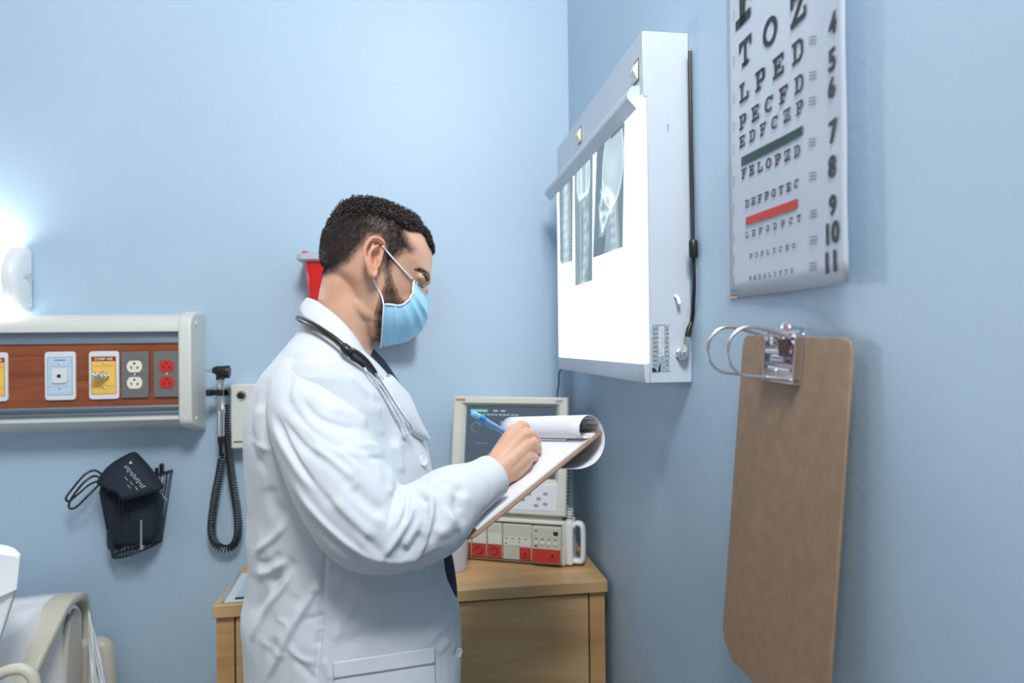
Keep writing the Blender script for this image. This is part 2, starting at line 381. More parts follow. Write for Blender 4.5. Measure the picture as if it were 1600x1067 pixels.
mb.loft([[hc+_v(xx, rr*math.sin(q)*.85, zz+rr*math.cos(q)) for q in np.linspace(0, 2*math.pi, 18, endpoint=False)] for xx, zz, rr in ((-.020, .004, .006), (-.012, .004, .0105), (-.002, .002, .013), (.010, 0, .0150), (.019, .0, .0165), (.021, 0, .015))])
mb.box(hc[0]-.009, hc[0]+.009, hc[1]-.009, hc[1]+.009, hc[2]-.020, hc[2]-.006); mb.build('head', m_black, t2, smooth=50)
MB().loft([[hc+_v(xx, rr*math.sin(q), .004+rr*math.cos(q)) for q in np.linspace(0, 2*math.pi, 16, endpoint=False)] for xx, rr in ((-.019, .0058), (-.026, .0045), (-.038, .0022))]).build('speculum', m_chrome, t2)
gp = hb-nrm(hd)*.03
cord = catmull([gp, gp+_v(.001, .004, -.012), ony(347, 712, 1.745), PP[0]+_v(.004, 0, .012), PP[0]], 8)
MB().tube(cord, .0022, 8).build('cord_tail', m_black, t2)

# ------------------------------------------------------------------ wire basket + BP cuff
tb = thing('wire_basket', 'black wire basket on the back wall holding a blood pressure cuff', 'wire basket', (-.71, 1.80, .91))
bcx = -.700
def brim(z, w, d, n=25, ox=0):     # half ellipse from wall, bulging out
    return [_v(bcx+ox+w*math.cos(a), 1.792-d*math.sin(a), z) for a in np.linspace(0, math.pi, n)]
tilt = .006
def sec(fr):      # fr 0 bottom ..1 top
    w = .055+.027*fr; d = .070+.022*fr; z = .915+.172*fr
    ring = brim(z, w, d)
    return ring
wires = MB()
for fr, rr in ((1, .0022), (0, .0022)):
    wires.tube([p+_v(0, 0, (p[0]-bcx)*.25) for p in sec(fr)], rr, 6)
T_, B_ = sec(1), sec(0)
for k in range(0, 25):
    wires.tube([T_[k]+_v(0, 0, (T_[k][0]-bcx)*.25), B_[k]+_v(0, 0, (B_[k][0]-bcx)*.25)], .0011, 5)
for p_, q_ in ((T_[0], T_[-1]), (B_[0], B_[-1])):
    wires.tube([p_+_v(0, 0, (p_[0]-bcx)*.25), q_+_v(0, 0, (q_[0]-bcx)*.25)], .002, 6)
for k in range(1, 12):
    wires.tube([B_[0]+(B_[-1]-B_[0])*k/12+_v(0, 0, .25*(B_[0]+(B_[-1]-B_[0])*k/12-bcx)[0]), T_[0]+(T_[-1]-T_[0])*k/12+_v(0, 0, .25*(T_[0]+(T_[-1]-T_[0])*k/12-bcx)[0])], .0010, 5)
for k in range(4, 22, 2): wires.tube([B_[k]+_v(0, 0, .25*(B_[k][0]-bcx)), _v(B_[k][0], 1.792, B_[k][2]+.25*(B_[k][0]-bcx))], .001, 5)
wires.build('wire_cage', m_black, tb)
MB().box(bcx+.052, bcx+.060, 1.786, 1.80, 1.10, 1.125).build('wall_clip', m_black, tb, bevel=.002)
m_navy = mat('navy_cuff', srgb(22, 34, 50), .75, bump=.3, bscale=900, var=.2, vscale=30)
tc_ = thing('blood_pressure_cuff', 'folded dark navy blood pressure cuff stuffed in the black wire basket', 'blood pressure cuff', (-.71, 1.74, .95))
# folded cuff: wedge slab draped over the rim (image-plane outline given real thickness)
Yc = 1.70
front = [(153, 750), (165, 728), (190, 712), (200, 710), (210, 717), (230, 733), (255, 757), (252, 765), (222, 774), (200, 778), (196, 772), (180, 764), (158, 757)]
pts = [ony(a, b, Yc) for a, b in front]
cc = sum(pts)/len(pts)
mb = MB()
rings = []
for dep, sc in ((.0, .86), (-.012, .97), (-.022, 1.0), (-.036, .98), (-.052, .9)):
    rings.append([cc+(p-cc)*sc+_v(0, .028+dep*1.0+(p[2]-cc[2])*.55, 0) for p in catmull(pts, 3, True)])
mb.loft(rings)
mb.build('cuff_body', m_navy, tc_, smooth=60, sub=1)
mb = MB()
fold = catmull([ony(a, b, 1.735) for a, b in ((160, 757), (185, 770), (215, 772), (245, 768), (250, 790), (249, 835), (232, 848), (205, 851), (182, 844), (170, 810))], 4, True)
fc = sum(fold)/len(fold)
mb.loft([[fc+(p-fc)*s1+_v(0, y1, 0) for p in fold] for s1, y1 in ((.8, .030), (.98, .022), (1, .0), (.97, -.018), (.8, -.024))])
mb.build('cuff_fold', m_navy, tc_, smooth=60)
MBk = MB(); MBk.lathe([(.006, 0), (.018, .004), (.020, .02), (.020, .045), (.014, .06), (.006, .065)], (-.735, 1.748, .925), Z_, 20); MBk.build('gauge_bulb', m_black, tc_, smooth=50)
MBk = MB(); MBk.lathe([(.020, 0), (.022, .004), (.022, .012), (.019, .016)], (-.668, 1.735, .955), _v(.2, -1, .2), 24)
MBk.lathe([(.0165, .0162), (.0165, .0166)], (-.668, 1.735, .955), _v(.2, -1, .2), 24, m=1); MBk.build('pressure_gauge', [m_black, mat('gauge_face', (.10, .11, .12), .2)], tc_, smooth=30)
MBk = MB(); MBk.tube([ony(221, 812, 1.70), ony(221, 855, 1.697)], .0022, 8); MBk.lathe([(.004, 0), (.004, .010)], ony(222, 858, 1.697), Z_, 12); MBk.build('valve_rod', m_chrome, tc_)
MB().tube([ony(248, 768, 1.70), ony(261, 782, 1.69)], .0016, 6).build('valve_lever', m_chrome, tc_)
MBk = MB()
for (a, b) in ((245, 731),): MBk.tube([ony(a, b, 1.75), ony(a, b+25, 1.75)], .0042, 10)
MBk.build('tube_connector', m_black, tc_, smooth=50)
MBk = MB()
for lp in ([(160, 742), (148, 735), (132, 742), (112, 765), (103, 778), (108, 783), (122, 772), (140, 757), (158, 750)],
           [(160, 748), (146, 744), (128, 757), (111, 780), (108, 793), (118, 793), (134, 778), (150, 762), (160, 752)]):
    MBk.tube(catmull([ony(a, b, 1.72+.012*(i % 2)) for i, (a, b) in enumerate(lp)], 8), .0026, 8)
MBk.build('rubber_tubing', m_black, tc_, smooth=60)
mbp = MB()
ou = nrm(ony(228, 762, 1.68)-ony(196, 722, 1.68)); 
up_ = nrm(np.cross(np.cross(ou, _v(0, -1, .55)), ou)*-1)
# illegible worn print on the cuff: rows of small strokes
base = ony(197, 727, 1.67)
def cuffmark(a, b, w, h): # pixel position -> ray hit roughly on the cuff face
    return ony(a, b, Yc+.028-.053+(ony(a, b, Yc)[2]-cc[2])*.55)
side = nrm(np.cross(ou, (0, -.87, .48)))
for k in range(12):
    a = 197+k*2.45; b = 728+k*2.9; p = cuffmark(a, b, 1, 1); hh = .0042+.0018*((k*7) % 3); ww = .0030
    mbp.obox(p-side*hh/2+_v(0, -.0015, 0), ou*ww*.45, side*hh, _v(0, -.0004, 0)); mbp.obox(p-side*hh/2*((k % 2)*2-1)+_v(0, -.0015, 0), ou*ww, side*.0012, _v(0, -.0004, 0))
p = cuffmark(205, 722, 1, 1); mbp.prism([(-.004, -.003), (.004, -.003), (0, .004)], p+_v(0, -.003, 0), X_, Z_, _v(0, -.0004, 0))
for (a, b) in ((196, 745), (204, 752), (212, 760), (200, 757)):
    p = cuffmark(a, b, 1, 1); mbp.obox(p+_v(0, -.0015, 0), ou*.010, side*.0008, _v(0, -.0004, 0))
mbp.build('printed_mark', mat('white_print', (.7, .74, .78), .5), tc_, smooth=0)

# ------------------------------------------------------------------ sharps container
t = thing('sharps_container', 'red sharps container with a clear lid on the back wall behind the person', 'sharps container', (-.13, 1.8, 1.435))
def rr3(cx, w, y0, y1, z, r=.02): return [_v(x, y, z) for x, y in rrect(w, y1-y0, r, 4, cx, (y0+y1)/2)]
MB().loft([rr3(-.128, .250, 1.705, 1.788, 1.432, .02), rr3(-.128, .258, 1.700, 1.790, 1.440, .022), rr3(-.132, .285, 1.688, 1.792, 1.632, .022)]).build('bin', mat('red_translucent', srgb(214, 36, 38), .25, coat=.4), t, smooth=40)
MB().loft([rr3(-.134, .298, 1.680, 1.798, 1.630), rr3(-.134, .312, 1.674, 1.798, 1.634), rr3(-.134, .312, 1.674, 1.798, 1.645), rr3(-.134, .29, 1.686, 1.798, 1.652)]).build('lid', mat('clear_lid', srgb(222, 226, 236), .15, trans=.35), t, smooth=40)
MB().box(-.278, -.262, 1.690, 1.71, 1.645, 1.656).build('lid_latch', m_red, t, bevel=.003)
MB().box(-.25, 0, 1.788, 1.80, 1.46, 1.60).build('wall_bracket', m_white, t)

# ------------------------------------------------------------------ x-ray light box
t = thing('xray_light_box', 'big white x-ray viewer box glowing on the right wall with three films', 'x-ray viewer', (.39, 1.3, 1.356))
BX, BY0, BY1, BZ0, BZ1 = .354, .985, 1.611, 1.356, 1.906
m_box = mat('white_enamel_steel', srgb(194, 205, 219), .32, var=.015, vscale=30, bump=.05, bscale=60)
MB().prism([(.4295, BZ0), (BX+.006, BZ0), (BX+.006, 1.803), (BX, 1.803), (BX, BZ1), (.4295, BZ1)], (0, BY0, 0), X_, Z_, Y_*(BY1-BY0)).build('case', m_box, t, bevel=.0015)
MB().prism([(BX, BZ0), (BX-.002, 1.362), (BX-.003, 1.386), (BX+.006, 1.388), (BX+.0058, BZ0)], (0, BY0, 0), X_, Z_, Y_*(BY1-BY0)).build('bottom_lip', m_box, t, bevel=.001)
MB().box(BX-.0015, BX+.0055, BY0+.002, BY1-.002, 1.387, 1.806).build('diffuser_panel', mat('panel_glow', (1, 1, 1), .3, emit=(.93, .97, 1), estr=1.7), t, label='glowing white panel')
MB().prism([(BX+.001, 1.826), (BX-.013, 1.824), (BX-.021, 1.812), (BX-.021, 1.804), (BX-.006, 1.788), (BX-.004, 1.789), (BX-.004, 1.80), (BX+.001, 1.806)], (0, BY0+.014, 0), X_, Z_, Y_*(BY1-BY0+.045)).build('film_grip', m_box, t, smooth=30, bevel=.001)
for yy, zz in ((1.013, 1.853), (1.378, 1.866)):
    sw = MB().prism(rrect(.024, .036, .001, 2), (BX+.0005, yy, zz), Y_, Z_, -X_*.0012).build('switch_plate', m_grey, t)
    MB().prism([(0, -.015), (-.002, -.014), (-.0085, -.001), (-.001, .014), (0, .015)], (BX-.0006, yy-.009, zz), X_, Z_, Y_*.018).build('rocker_switch', m_ivory, t, bevel=.0006)
# torn sticker, stub, connector on the near side face
m_paper = mat('worn_paper', srgb(196, 204, 208), .8, var=.15, vscale=180)
m_lab = mat('old_label', srgb(150, 172, 182), .5, var=.25, vscale=260)
def s_(px, py, e=0): return onp(px, py, 1, BY0-e)
mb = MB(); q = [(1016, 504), (1032, 509), (1047, 502), (1048, 580), (1018, 583)]
mb.add([s_(a, b, .0004) for a, b in q]+[s_(a, b, -.001) for a, b in q], [(0, 1, 2, 3, 4), (5, 6, 7, 8, 9), (0, 1, 6, 5), (1, 2, 7, 6), (2, 3, 8, 7), (3, 4, 9, 8), (4, 0, 5, 9)])
for (qq, mm_) in (([(1019, 507), (1045, 507), (1046, 580), (1019, 581)], 1), ([(1029, 510), (1038, 509), (1038, 556), (1029, 558)], 0), ([(1019, 574), (1024, 576), (1027, 581), (1019, 581)], 2), ([(1031, 568), (1032, 568), (1032, 580), (1028, 581)], 2)):
    e = .0007 if mm_ == 1 else .0011
    mb.add([s_(a, b, e) for a, b in qq], [(0, 1, 2, 3)], mm_)
for k in range(9): # printed lines
    a = 1022+k*.0; yb_ = 514+k*7
    mb.add([s_(x, y, .0010) for x, y in ((1020.5, yb_), (1027, yb_-.5), (1027, yb_+.6), (1020.5, yb_+1.2))], [(0, 1, 2, 3)], 3)
    mb.add([s_(x, y, .0010) for x, y in ((1040, yb_), (1044.5, yb_-.5), (1044.5, yb_+.6), (1040, yb_+1.2))], [(0, 1, 2, 3)], 3)
mb.build('torn_label', [m_paper, m_lab, m_dark, m_grey], t, smooth=0, label='torn paper label', fix=False)
mb = MB(); a_ = s_(1055, 462); mb.tube([a_, a_+_v(.002, -.006, -.004), a_+_v(.003, -.010, -.014)], .003, 10); mb.build('plastic_stub', m_white, t)
mb = MB(); mb.add([s_(x, y, .0006) for x, y in ((1043, 195), (1044.5, 193), (1044.5, 205), (1043.5, 206))], [(0, 1, 2, 3)]); mb.build('blue_mark', mat('blue_ink', srgb(60, 150, 210), .6), t, smooth=0, fix=False)
mb = MB(); c0 = s_(1064, 553); mb.lathe([(.0095, -.0), (.0095, .004), (.0075, .006), (.0075, .011), (.004, .012)], c0, -Y_, 24); 
c1 = c0+_v(.001, -.012, .0); c2 = onp(1074, 527, 1, BY0-.010)
nn_ = nrm(c2-c1); ln = np.linalg.norm(c2-c1)
mb.lathe([(.0065, -.004)]+[(.0068+.0006*(k % 2), .001+k*.0012) for k in range(10)]+[(.0058, .0135), (.0058, ln)], c1, nn_, 20)
mb.build('connector_plug', m_chrome, t, smooth=30, label='round chrome cable connector')
tp = thing('power_cable', 'black cable with ferrite bead along the side of the light box', 'cable', onx(1083, 520, .42))
cp_ = catmull([c2, onp(1076, 514, 1, BY0-.010), onp(1081, 500, 1, BY0-.006), onx(1083.5, 470, .4245), onx(1084.5, 440, .4245), onx(1083.5, 400, .4245), onx(1082.5, 350, .4255), onx(1081.5, 300, .4265), onx(1080, 240, .4265), onx(1079, 180, .4265), onx(1078, 120, .4265), onx(1077.5, 80, .4265)], 6)
MB().tube(cp_, .0030, 8).build('cord', m_black, tp)
MB().tube([c2-nn_*.001, onp(1076.5, 514, 1, BY0-.010), onp(1079.5, 505, 1, BY0-.008)], [.0048, .0042, .003], 12).build('strain_relief', m_black, tp)
MB().tube([onx(1083.5, 403, .4225), onx(1083.5, 400, .4225), onx(1083, 378, .4225), onx(1083, 375, .4225)], [.0055, .0068, .0068, .0055], 14).build('ferrite_bead', m_black, tp)
o = MB().tube(catmull([_v(.40, 1.615, 1.37), onp(876, 578, 1, 1.64), onp(873, 600, 1, 1.66), onp(870, 625, 1, 1.68), onp(868, 700, 1, 1.70), onp(868, 800, 1, 1.72)], 6), .0018, 8).build('cable', m_black)
tagp(o, 'thin black cable hanging from the light box down behind the old monitor', 'cable')
# films : transmitting sheets with a density picture
def film(name, label, px, dens, ztop=1.800, dx=0):
    # px: list of (px left, px right, py bottom left, py bottom right)
    yl = onx(px[0], px[2], BX)[1]; yr = onx(px[1], px[3], BX)[1]; zb0 = onx(px[0], px[2], BX)[2]; zb1 = onx(px[1], px[3], BX)[2]
    yt_l = onx(px[4], 300, BX)[1]; yt_r = onx(px[5], 250, BX)[1]
    na, nb = 90, 150; G = []; D = np.zeros((na, nb))
    for i in range(na):
        u = i/(na-1); row = []
        for j in range(nb):
            v = j/(nb-1); zb_ = zb0+(zb1-zb0)*u; yb_ = yl+(yr-yl)*u; yt_ = yt_l+(yt_r-yt_l)*u
            row.append((BX-.0035+dx, yb_+(yt_-yb_)*v, zb_+(ztop-zb_)*v)); D[i, j] = dens(u, v)
        G.append(row)
    mb = MB(); mb.grid(G); me = mb.mesh(name)
    ca = me.color_attributes.new('film', 'FLOAT_COLOR', 'POINT')
    d = np.clip(D, 0, 1).reshape(-1); c1 = np.array(srgb(112, 132, 142)[:3]); c2 = np.array(srgb(232, 246, 250)[:3])
    cols = np.ones((na*nb, 4)); cols[:, :3] = c1+(c2-c1)*(d[:, None]**1.6)
    ca.data.foreach_set('color', cols.ravel())
    if 'xray_film' not in MATS:
        m = bpy.data.materials.new('xray_film'); m.use_nodes = True; MATS['xray_film'] = m; N = m.node_tree.nodes; L = m.node_tree.links
        N.remove(N['Principled BSDF']); a = N.new('ShaderNodeAttribute'); a.attribute_name = 'film'
        mu = N.new('ShaderNodeMix'); mu.data_type = 'RGBA'; mu.blend_type = 'MULTIPLY'; mu.inputs[0].default_value = 1; mu.inputs[7].default_value = (.66, .66, .66, 1)
        L.new(a.outputs['Color'], mu.inputs[6])
        tr = N.new('ShaderNodeBsdfTransparent'); L.new(mu.outputs[2], tr.inputs[0]); gl = N.new('ShaderNodeBsdfGlossy'); gl.inputs['Roughness'].default_value = .1
        ms = N.new('ShaderNodeMixShader'); ms.inputs[0].default_value = .03; L.new(tr.outputs[0], ms.inputs[1]); L.new(gl.outputs[0], ms.inputs[2]); L.new(ms.outputs[0], N['Material Output'].inputs[0])
    me.materials.append(MATS['xray_film'])
    o = link_mesh(me, name, None, 0, fix=False); tagp(o, label, 'x-ray film', 'x-ray films on the light box'); return o
def gs(d, w): return math.exp(-(d/w)**2)
def nz(u, v, s, k=0): return mnoise.noise(Vector((u*s, v*s, k)))
def skull(u, v):  # left = u0 (far) ; face toward left bottom
    d = .12+.06*nz(u, v, 4)
    # cranium ellipse
    cx, cy, rx, ry = .62, .72, .36, .36
    e = math.hypot((u-cx)/rx, (v-cy)/ry)
    if e < 1: d = .62+.10*nz(u, v, 3, 2)+.12*(1-e)
    d += .45*gs(e-1, .05)*(1 if v > .40 else .5)
    if v < .52 and .2 < u < .62: d = max(d, .38+.2*nz(u, v, 9, 3))
    # facial bones / jaw
    for (x0, y0, x1, y1, w) in ((.22, .56, .42, .47, .03), (.18, .44, .33, .22, .035), (.33, .22, .62, .38, .03), (.30, .60, .26, .45, .03), (.40, .55, .70, .42, .03), (.24, .36, .46, .34, .03), (.55, .5, .62, .34, .03)):
        tt = max(0, min(1, ((u-x0)*(x1-x0)+(v-y0)*(y1-y0))/((x1-x0)**2+(y1-y0)**2))); dd = math.hypot(u-x0-tt*(x1-x0), v-y0-tt*(y1-y0)); d += .45*gs(dd, w)
    # neck vertebrae
    xc = .62+.25*(.4-v)
    if v < .42:
        if abs(u-xc) < .2: d = max(d, .42)
        d += .28*gs(u-xc, .07)*(.6+.4*math.cos(v*75)); d += .2*gs(u-xc-.1, .03)
    if v < .16 and u < .42+.2*(v): d = .04
    if v > .93 and u > .55: d = .0+.1*(u > .8)
    return d
def spine(u, v):
    d = .30+.12*nz(u, v, 3, 5)
    if v > .70: 
        e = math.hypot((u-.52)/.36, (v-.86)/.20); d += .30*(e < 1)+.35*gs(e-1, .12); d += .3*gs(u-.4, .08)+.25*gs(u-.68, .06)
    xc = .52+.10*math.sin((.7-v)*5)
    if v < .74: d += .40*gs(u-xc, .11)*(.45+.55*abs(math.cos(v*34))); d += .45*gs(u-.34, .022); d += .3*gs(u-xc-.16, .05)*(.5+.5*math.cos(v*34+1))
    if u > .86: d *= .55
    return d
def chest(u, v):
    d = .22+.1*nz(u, v, 3, 8); d += .62*gs(u-.5, .26)*(.75+.2*nz(u, v*2, 5, 9)); d += .12*abs(math.cos(v*28))*gs(u-.5, .3)
    if u > .93 or u < .05: d = .02
    if u > .85 and v < .3: d = .05+.6*(math.sin(v*160) > .55)*(u < .93)
    if u < .16 and v < .04: d = .9
    return d
film('xray_film', 'widest x-ray film, a side view of a skull, nearest the camera on the light box', (929, 976, 403, 386, 936, 980), skull)
film('xray_film', 'narrow x-ray film of a neck spine hanging lowest, middle of the light box', (901, 928, 447, 438, 900, 929), spine)
film('xray_film', 'small pale x-ray film at the far left end of the light box', (877, 896.5, 414, 408, 875.5, 897), chest, dx=.0004)

# ------------------------------------------------------------------ eye chart
t = thing('eye_chart', 'white eye test chart with black letters, green and red bars on the right wall', 'eye chart', (.42, .73, 1.48))
def chX(y):       # the sheet lies on the wall on the far side and lifts toward the camera
    s = (.856-y)/.25; return .4285-.008*s-.010*max(0, s-.6)**2*5
def chp(px, py, e=0):
    X = .42
    for _ in range(4): p = onx(px, py, X); X = chX(p[1])-e
    return onx(px, py, X)
yL = chp(1140, 300)[1]; yR = chp(1323.5, 300)[1]
zLb = chp(1137, 467)[2]; zRb = chp(1322, 441)[2]; ztop = 2.11
mb = MB(); N1 = 24; G = []
for i in range(N1+1):
    y = yL+(yR-yL)*i/N1; col = []
    for j in range(30):
        z = (zLb+(zRb-zLb)*i/N1)+(ztop-zLb)*j/29
        col.append((chX(y)-.0003*math.sin(j*.9+i*.2), y, z))
    G.append(col)
mb.grid(G); mb.build('sheet', mat('chart_paper', srgb(198, 208, 222), .45), t, smooth=180, solid=.0008, fix=False)
E5 = {
 'E': [(.8, 0, 1.8, 5), (0, 4.1, 5, 5), (0, 0, 5, .9), (1.8, 2.05, 3.4, 2.9), (4.2, 3.2, 5, 4.2), (4.2, .8, 5, 1.8), (2.9, 1.5, 3.6, 3.5)],
 'F': [(.8, 0, 1.8, 5), (0, 4.1, 5, 5), (0, 0, 2.8, .8), (1.8, 2.05, 3.4, 2.9), (4.2, 3.2, 5, 4.2), (2.9, 1.5, 3.6, 3.5)],
 'P': [(.8, 0, 1.8, 5), (0, 4.2, 4, 5), (0, 0, 2.8, .8), (1.8, 1.8, 4, 2.6), (3.9, 2.2, 4.9, 4.6), (3.6, 2.0, 4.4, 4.8)],
 'T': [(2, 0, 3, 4.2), (0, 4.1, 5, 5), (0, 3.1, .8, 4.2), (4.2, 3.1, 5, 4.2), (1.1, 0, 3.9, .8)],
 'L': [(.8, 0, 1.8, 5), (0, 4.2, 2.8, 5), (0, 0, 5, .9), (4.1, .8, 5, 2)],
 'D': [(.8, 0, 1.8, 5), (0, 4.2, 3.6, 5), (0, 0, 3.6, .8), (4, 1, 5, 4), (3.3, .4, 4.4, 1.3), (3.3, 3.7, 4.4, 4.6)],
 'Z': [(0, 4.1, 5, 5), (0, 0, 5, .9), (0, 3.1, .8, 4.2), (4.2, .8, 5, 1.9)]}
def letter(mb, ch, c, h, m=0, wd=1.0):
    """slab-serif optotype centred at world point c (on the chart), height h"""
    k = h/5
    def pt(a, b):
        y = c[1]-(a-2.5)*k*wd; z = c[2]+(b-2.5)*k; return (chX(y)-.0017, y, z)
    if ch in 'OC':
        n = 24; V = []; F = []
        for i in range(n+1):
            a = 2*math.pi*i/n
            if ch == 'C': a = math.radians(38)+math.radians(284)*i/n
            V += [pt(2.5+2.5*math.cos(a), 2.5+2.5*math.sin(a)), pt(2.5+1.45*math.cos(a), 2.5+1.6*math.sin(a))]
        F = [(2*i, 2*i+1, 2*i+3, 2*i+2) for i in range(n)]; mb.add(V, F, m)
        if ch == 'C': mb.add([pt(*q) for q in ((4.1, 3.1), (5, 3.1), (5, 4.9), (4.1, 4.9))], [(0, 1, 2, 3)], m)
        return
    for (a, b, a2, b2) in E5[ch]: mb.add([pt(a, b), pt(a2, b), pt(a2, b2), pt(a, b2)], [(0, 1, 2, 3)], m)
    if ch == 'Z': mb.add([pt(0, .6), pt(1.2, .6), pt(5, 4.4), pt(3.8, 4.4)], [(0, 1, 2, 3)], m)
mb = MB()
rows = [('TOZ', (1166, 81), (1249, 12), 42), ('LPED', (1164, 143), (1248, 80), 30), ('PECFD', (1162, 190), (1250, 131), 23),
        ('EDFCZP', (1161, 221), (1251, 168), 18), ('FELOPZD', (1164, 271), (1247, 236), 15.5), ('DEFPOTEC', (1169, 318), (1246, 287), 12.0),
        ('LEFODPCT', (1169, 367), (1250, 341), 9.5), ('FDPLTCEO', (1175, 400), (1242, 384), 7.4), ('PEZOLCFTD', (1174, 435), (1239, 423), 6.4)]
for s, a, b, hp in rows:
    pa, pb = chp(*a), chp(*b); h = np.linalg.norm(chp(a[0], a[1]-hp/2)-chp(a[0], a[1]+hp/2))
    for i, ch in enumerate(s):
        f = i/(len(s)-1); letter(mb, ch, pa+(pb-pa)*f, h)
pF = chp(1174, 6); hF = .075; letter(mb, 'F', _v(0, pF[1]+.004, pF[2]+.022), hF); letter(mb, 'P', _v(0, pF[1]-.095, pF[2]+.022), hF)
letter(mb, 'E', _v(0, (yL+yR)/2+.012, 2.045), .092)
for (q, mm_) in (([(1160, 260), (1256, 210), (1256, 196), (1160, 246)], 1), ([(1167, 352), (1248, 325), (1248, 310), (1167, 340)], 2)):
    c = [chp(*p) for p in q]; n = 12; V = []
    for i in range(n+1):
        f = i/n; lo = c[0]+(c[1]-c[0])*f; hi = c[3]+(c[2]-c[3])*f
        V += [(chX(lo[1])-.0017, lo[1], lo[2]), (chX(hi[1])-.0017, hi[1], hi[2])]
    mb.add(V, [(2*i, 2*i+2, 2*i+3, 2*i+1) for i in range(n)], mm_)
def digits(txt, px, py, hp):
    c = chp(px, py); h = np.linalg.norm(chp(px, py-hp/2)-chp(px, py+hp/2))
    V, F = text_geo(txt, .035, 'CENTER'); k = h/.72
    mb.add([(chX(c[1]-a*k*1.2)-.0017, c[1]-a*k*1.2, c[2]+b*k) for a, b in V], F)
for tx, x, y, h in (('4', 1303, 39, 33), ('5', 1302, 95, 34), ('6', 1301, 139, 31), ('7', 1303, 207, 34), ('8', 1302, 262, 33), ('9', 1303, 322, 31), ('10', 1301, 366, 33), ('11', 1300, 411, 33)):
    digits(tx, x, y, h)
for k, (x, y) in enumerate(((1272, 62), (1272, 117), (1271, 157), (1271, 221), (1272, 274), (1273, 333), (1273, 374), (1272, 415))):
    for j in range(3):
        V = [chp(x-6, y-5+j*5+1), chp(x+5, y-7+j*5+1), chp(x+5, y-5+j*5+1), chp(x-6, y-3+j*5+1)]
        mb.add([(chX(v[1])-.0015, v[1], v[2]) for v in V], [(0, 1, 2, 3)], 3)
for k, y in enumerate((25, 96, 154, 199, 233, 284, 327, 373, 406, 439)):
    for j in range(4):
        c = chp(1148, y-7+j*4.4); 
        mb.add([(chX(c[1])-.0015, c[1]+dy, c[2]+dz) for dy, dz in ((.002, -.0006), (-.002, -.0006), (-.002, .0006), (.002, .0006))], [(0, 1, 2, 3)], 3)
c = [chp(1142, 455), chp(1155, 453.5)]
mb.add([(chX(p[1])-.0015, p[1], p[2]+d) for p, d in ((c[0], -.0006), (c[1], -.0006), (c[1], .0006), (c[0], .0006))], [(0, 1, 2, 3)], 3)
mb.build('printing', [m_dark, mat('chart_green', srgb(38, 70, 66), .5), mat('chart_red', srgb(205, 62, 48), .5), mat('chart_small_print', srgb(120, 130, 145), .6)], t, smooth=0, fix=False)
mb = MB(); a_ = [(1137.5, 467), (1137.5, 462.5), (1153, 462.5), (1154, 465.5)]
mb.add([(chX(chp(*p)[1])-.0018, chp(*p)[1], chp(*p)[2]) for p in a_], [(0, 1, 2, 3)]); mb.build('tape_corner', mat('old_tape', srgb(206, 176, 140), .5), t, smooth=0, fix=False)

# ------------------------------------------------------------------ hanging clipboard
t = thing('hanging_clipboard', 'brown hardboard clipboard with big chrome rings hanging on the right wall below the eye chart', 'clipboard', (.40, .68, 1.02))
TL = _v(.411, .785, 1.428); TRc = _v(.411, .573, 1.423); DN = nrm(_v(-.035, .001, -.4)); SD = nrm(TRc-TL)
NB = nrm(np.cross(DN, SD));  NB = NB if NB[0] < 0 else -NB
m_hard = mat('hardboard', srgb(148, 123, 101), .5, var=.10, vscale=60, bump=.15, bscale=500)
W_ = np.linalg.norm(TRc-TL); H_ = .397
poly = [(.010, 0), (W_*.5, .0005), (W_-.016, .001), (W_-.004, .005), (W_, .014), (W_, H_-.012), (W_-.012, H_), (.030, H_), (.020, H_-.004), (.006, H_-.016), (0, H_-.028), (0, .014), (.003, .004)]
MB().prism(poly, TL, SD, DN, -NB*.0032).build('board', m_hard, t, bevel=.0008)
def cb(a, b, h=0): return TL+SD*a+DN*b+NB*h
def cpx(px, py):    # pixel -> clipboard plane coordinates
    d = ray(px, py); k = ((TL-CC)@NB)/(d@NB); p = CC+d*k-TL; return p@SD, p@DN
ca, cb_ = cpx(1228, 556)
mb = MB(); mb.prism(rrect(.066, .058, .004), cb(ca, cb_, .0005), SD, DN, NB*.0012)
for sx in (-1, 1): mb.obox(cb(ca+sx*.031-.001, cb_-.028, 0), SD*.002, DN*.056, NB*.010)
mb.obox(cb(ca-.032, cb_+.022, 0), SD*.064, DN*.004, NB*.009); mb.obox(cb(ca-.032, cb_-.029, 0), SD*.064, DN*.002, NB*.007)
mb.build('clip_base', m_chrome, t, bevel=.0006)
mb = MB()
for sx in (-1, 1): mb.lathe([(.004, 0), (.0055, .002), (.0045, .006), (.002, .007)], cb(ca+sx*.022, cb_-.018, .001), NB, 14)
mb.tube([cb(ca-.027, cb_-.006, .007), cb(ca+.027, cb_-.006, .007)], .0035, 10)
for k in range(14): mb.tube([cb(ca-.012+k*.0019+.0034*math.cos(q)*0, cb_+.002+.0048*math.cos(q), .007+.0048*math.sin(q)) for q in np.linspace(0, 2*math.pi, 10)], .0007, 5)
mb.tube([cb(ca-.022, cb_+.012, .006), cb(ca+.022, cb_+.014, .006)], .0028, 8)
mb.build('spring_mechanism', m_chrome, t)
MB().prism([(-.010, 0), (.012, -.002), (.016, .018), (-.004, .021)], cb(ca+.008, cb_-.020, .009), SD, DN, NB*.002).build('release_lever', mat('dark_steel', (.12, .10, .09), .35, .9), t, bevel=.0006)
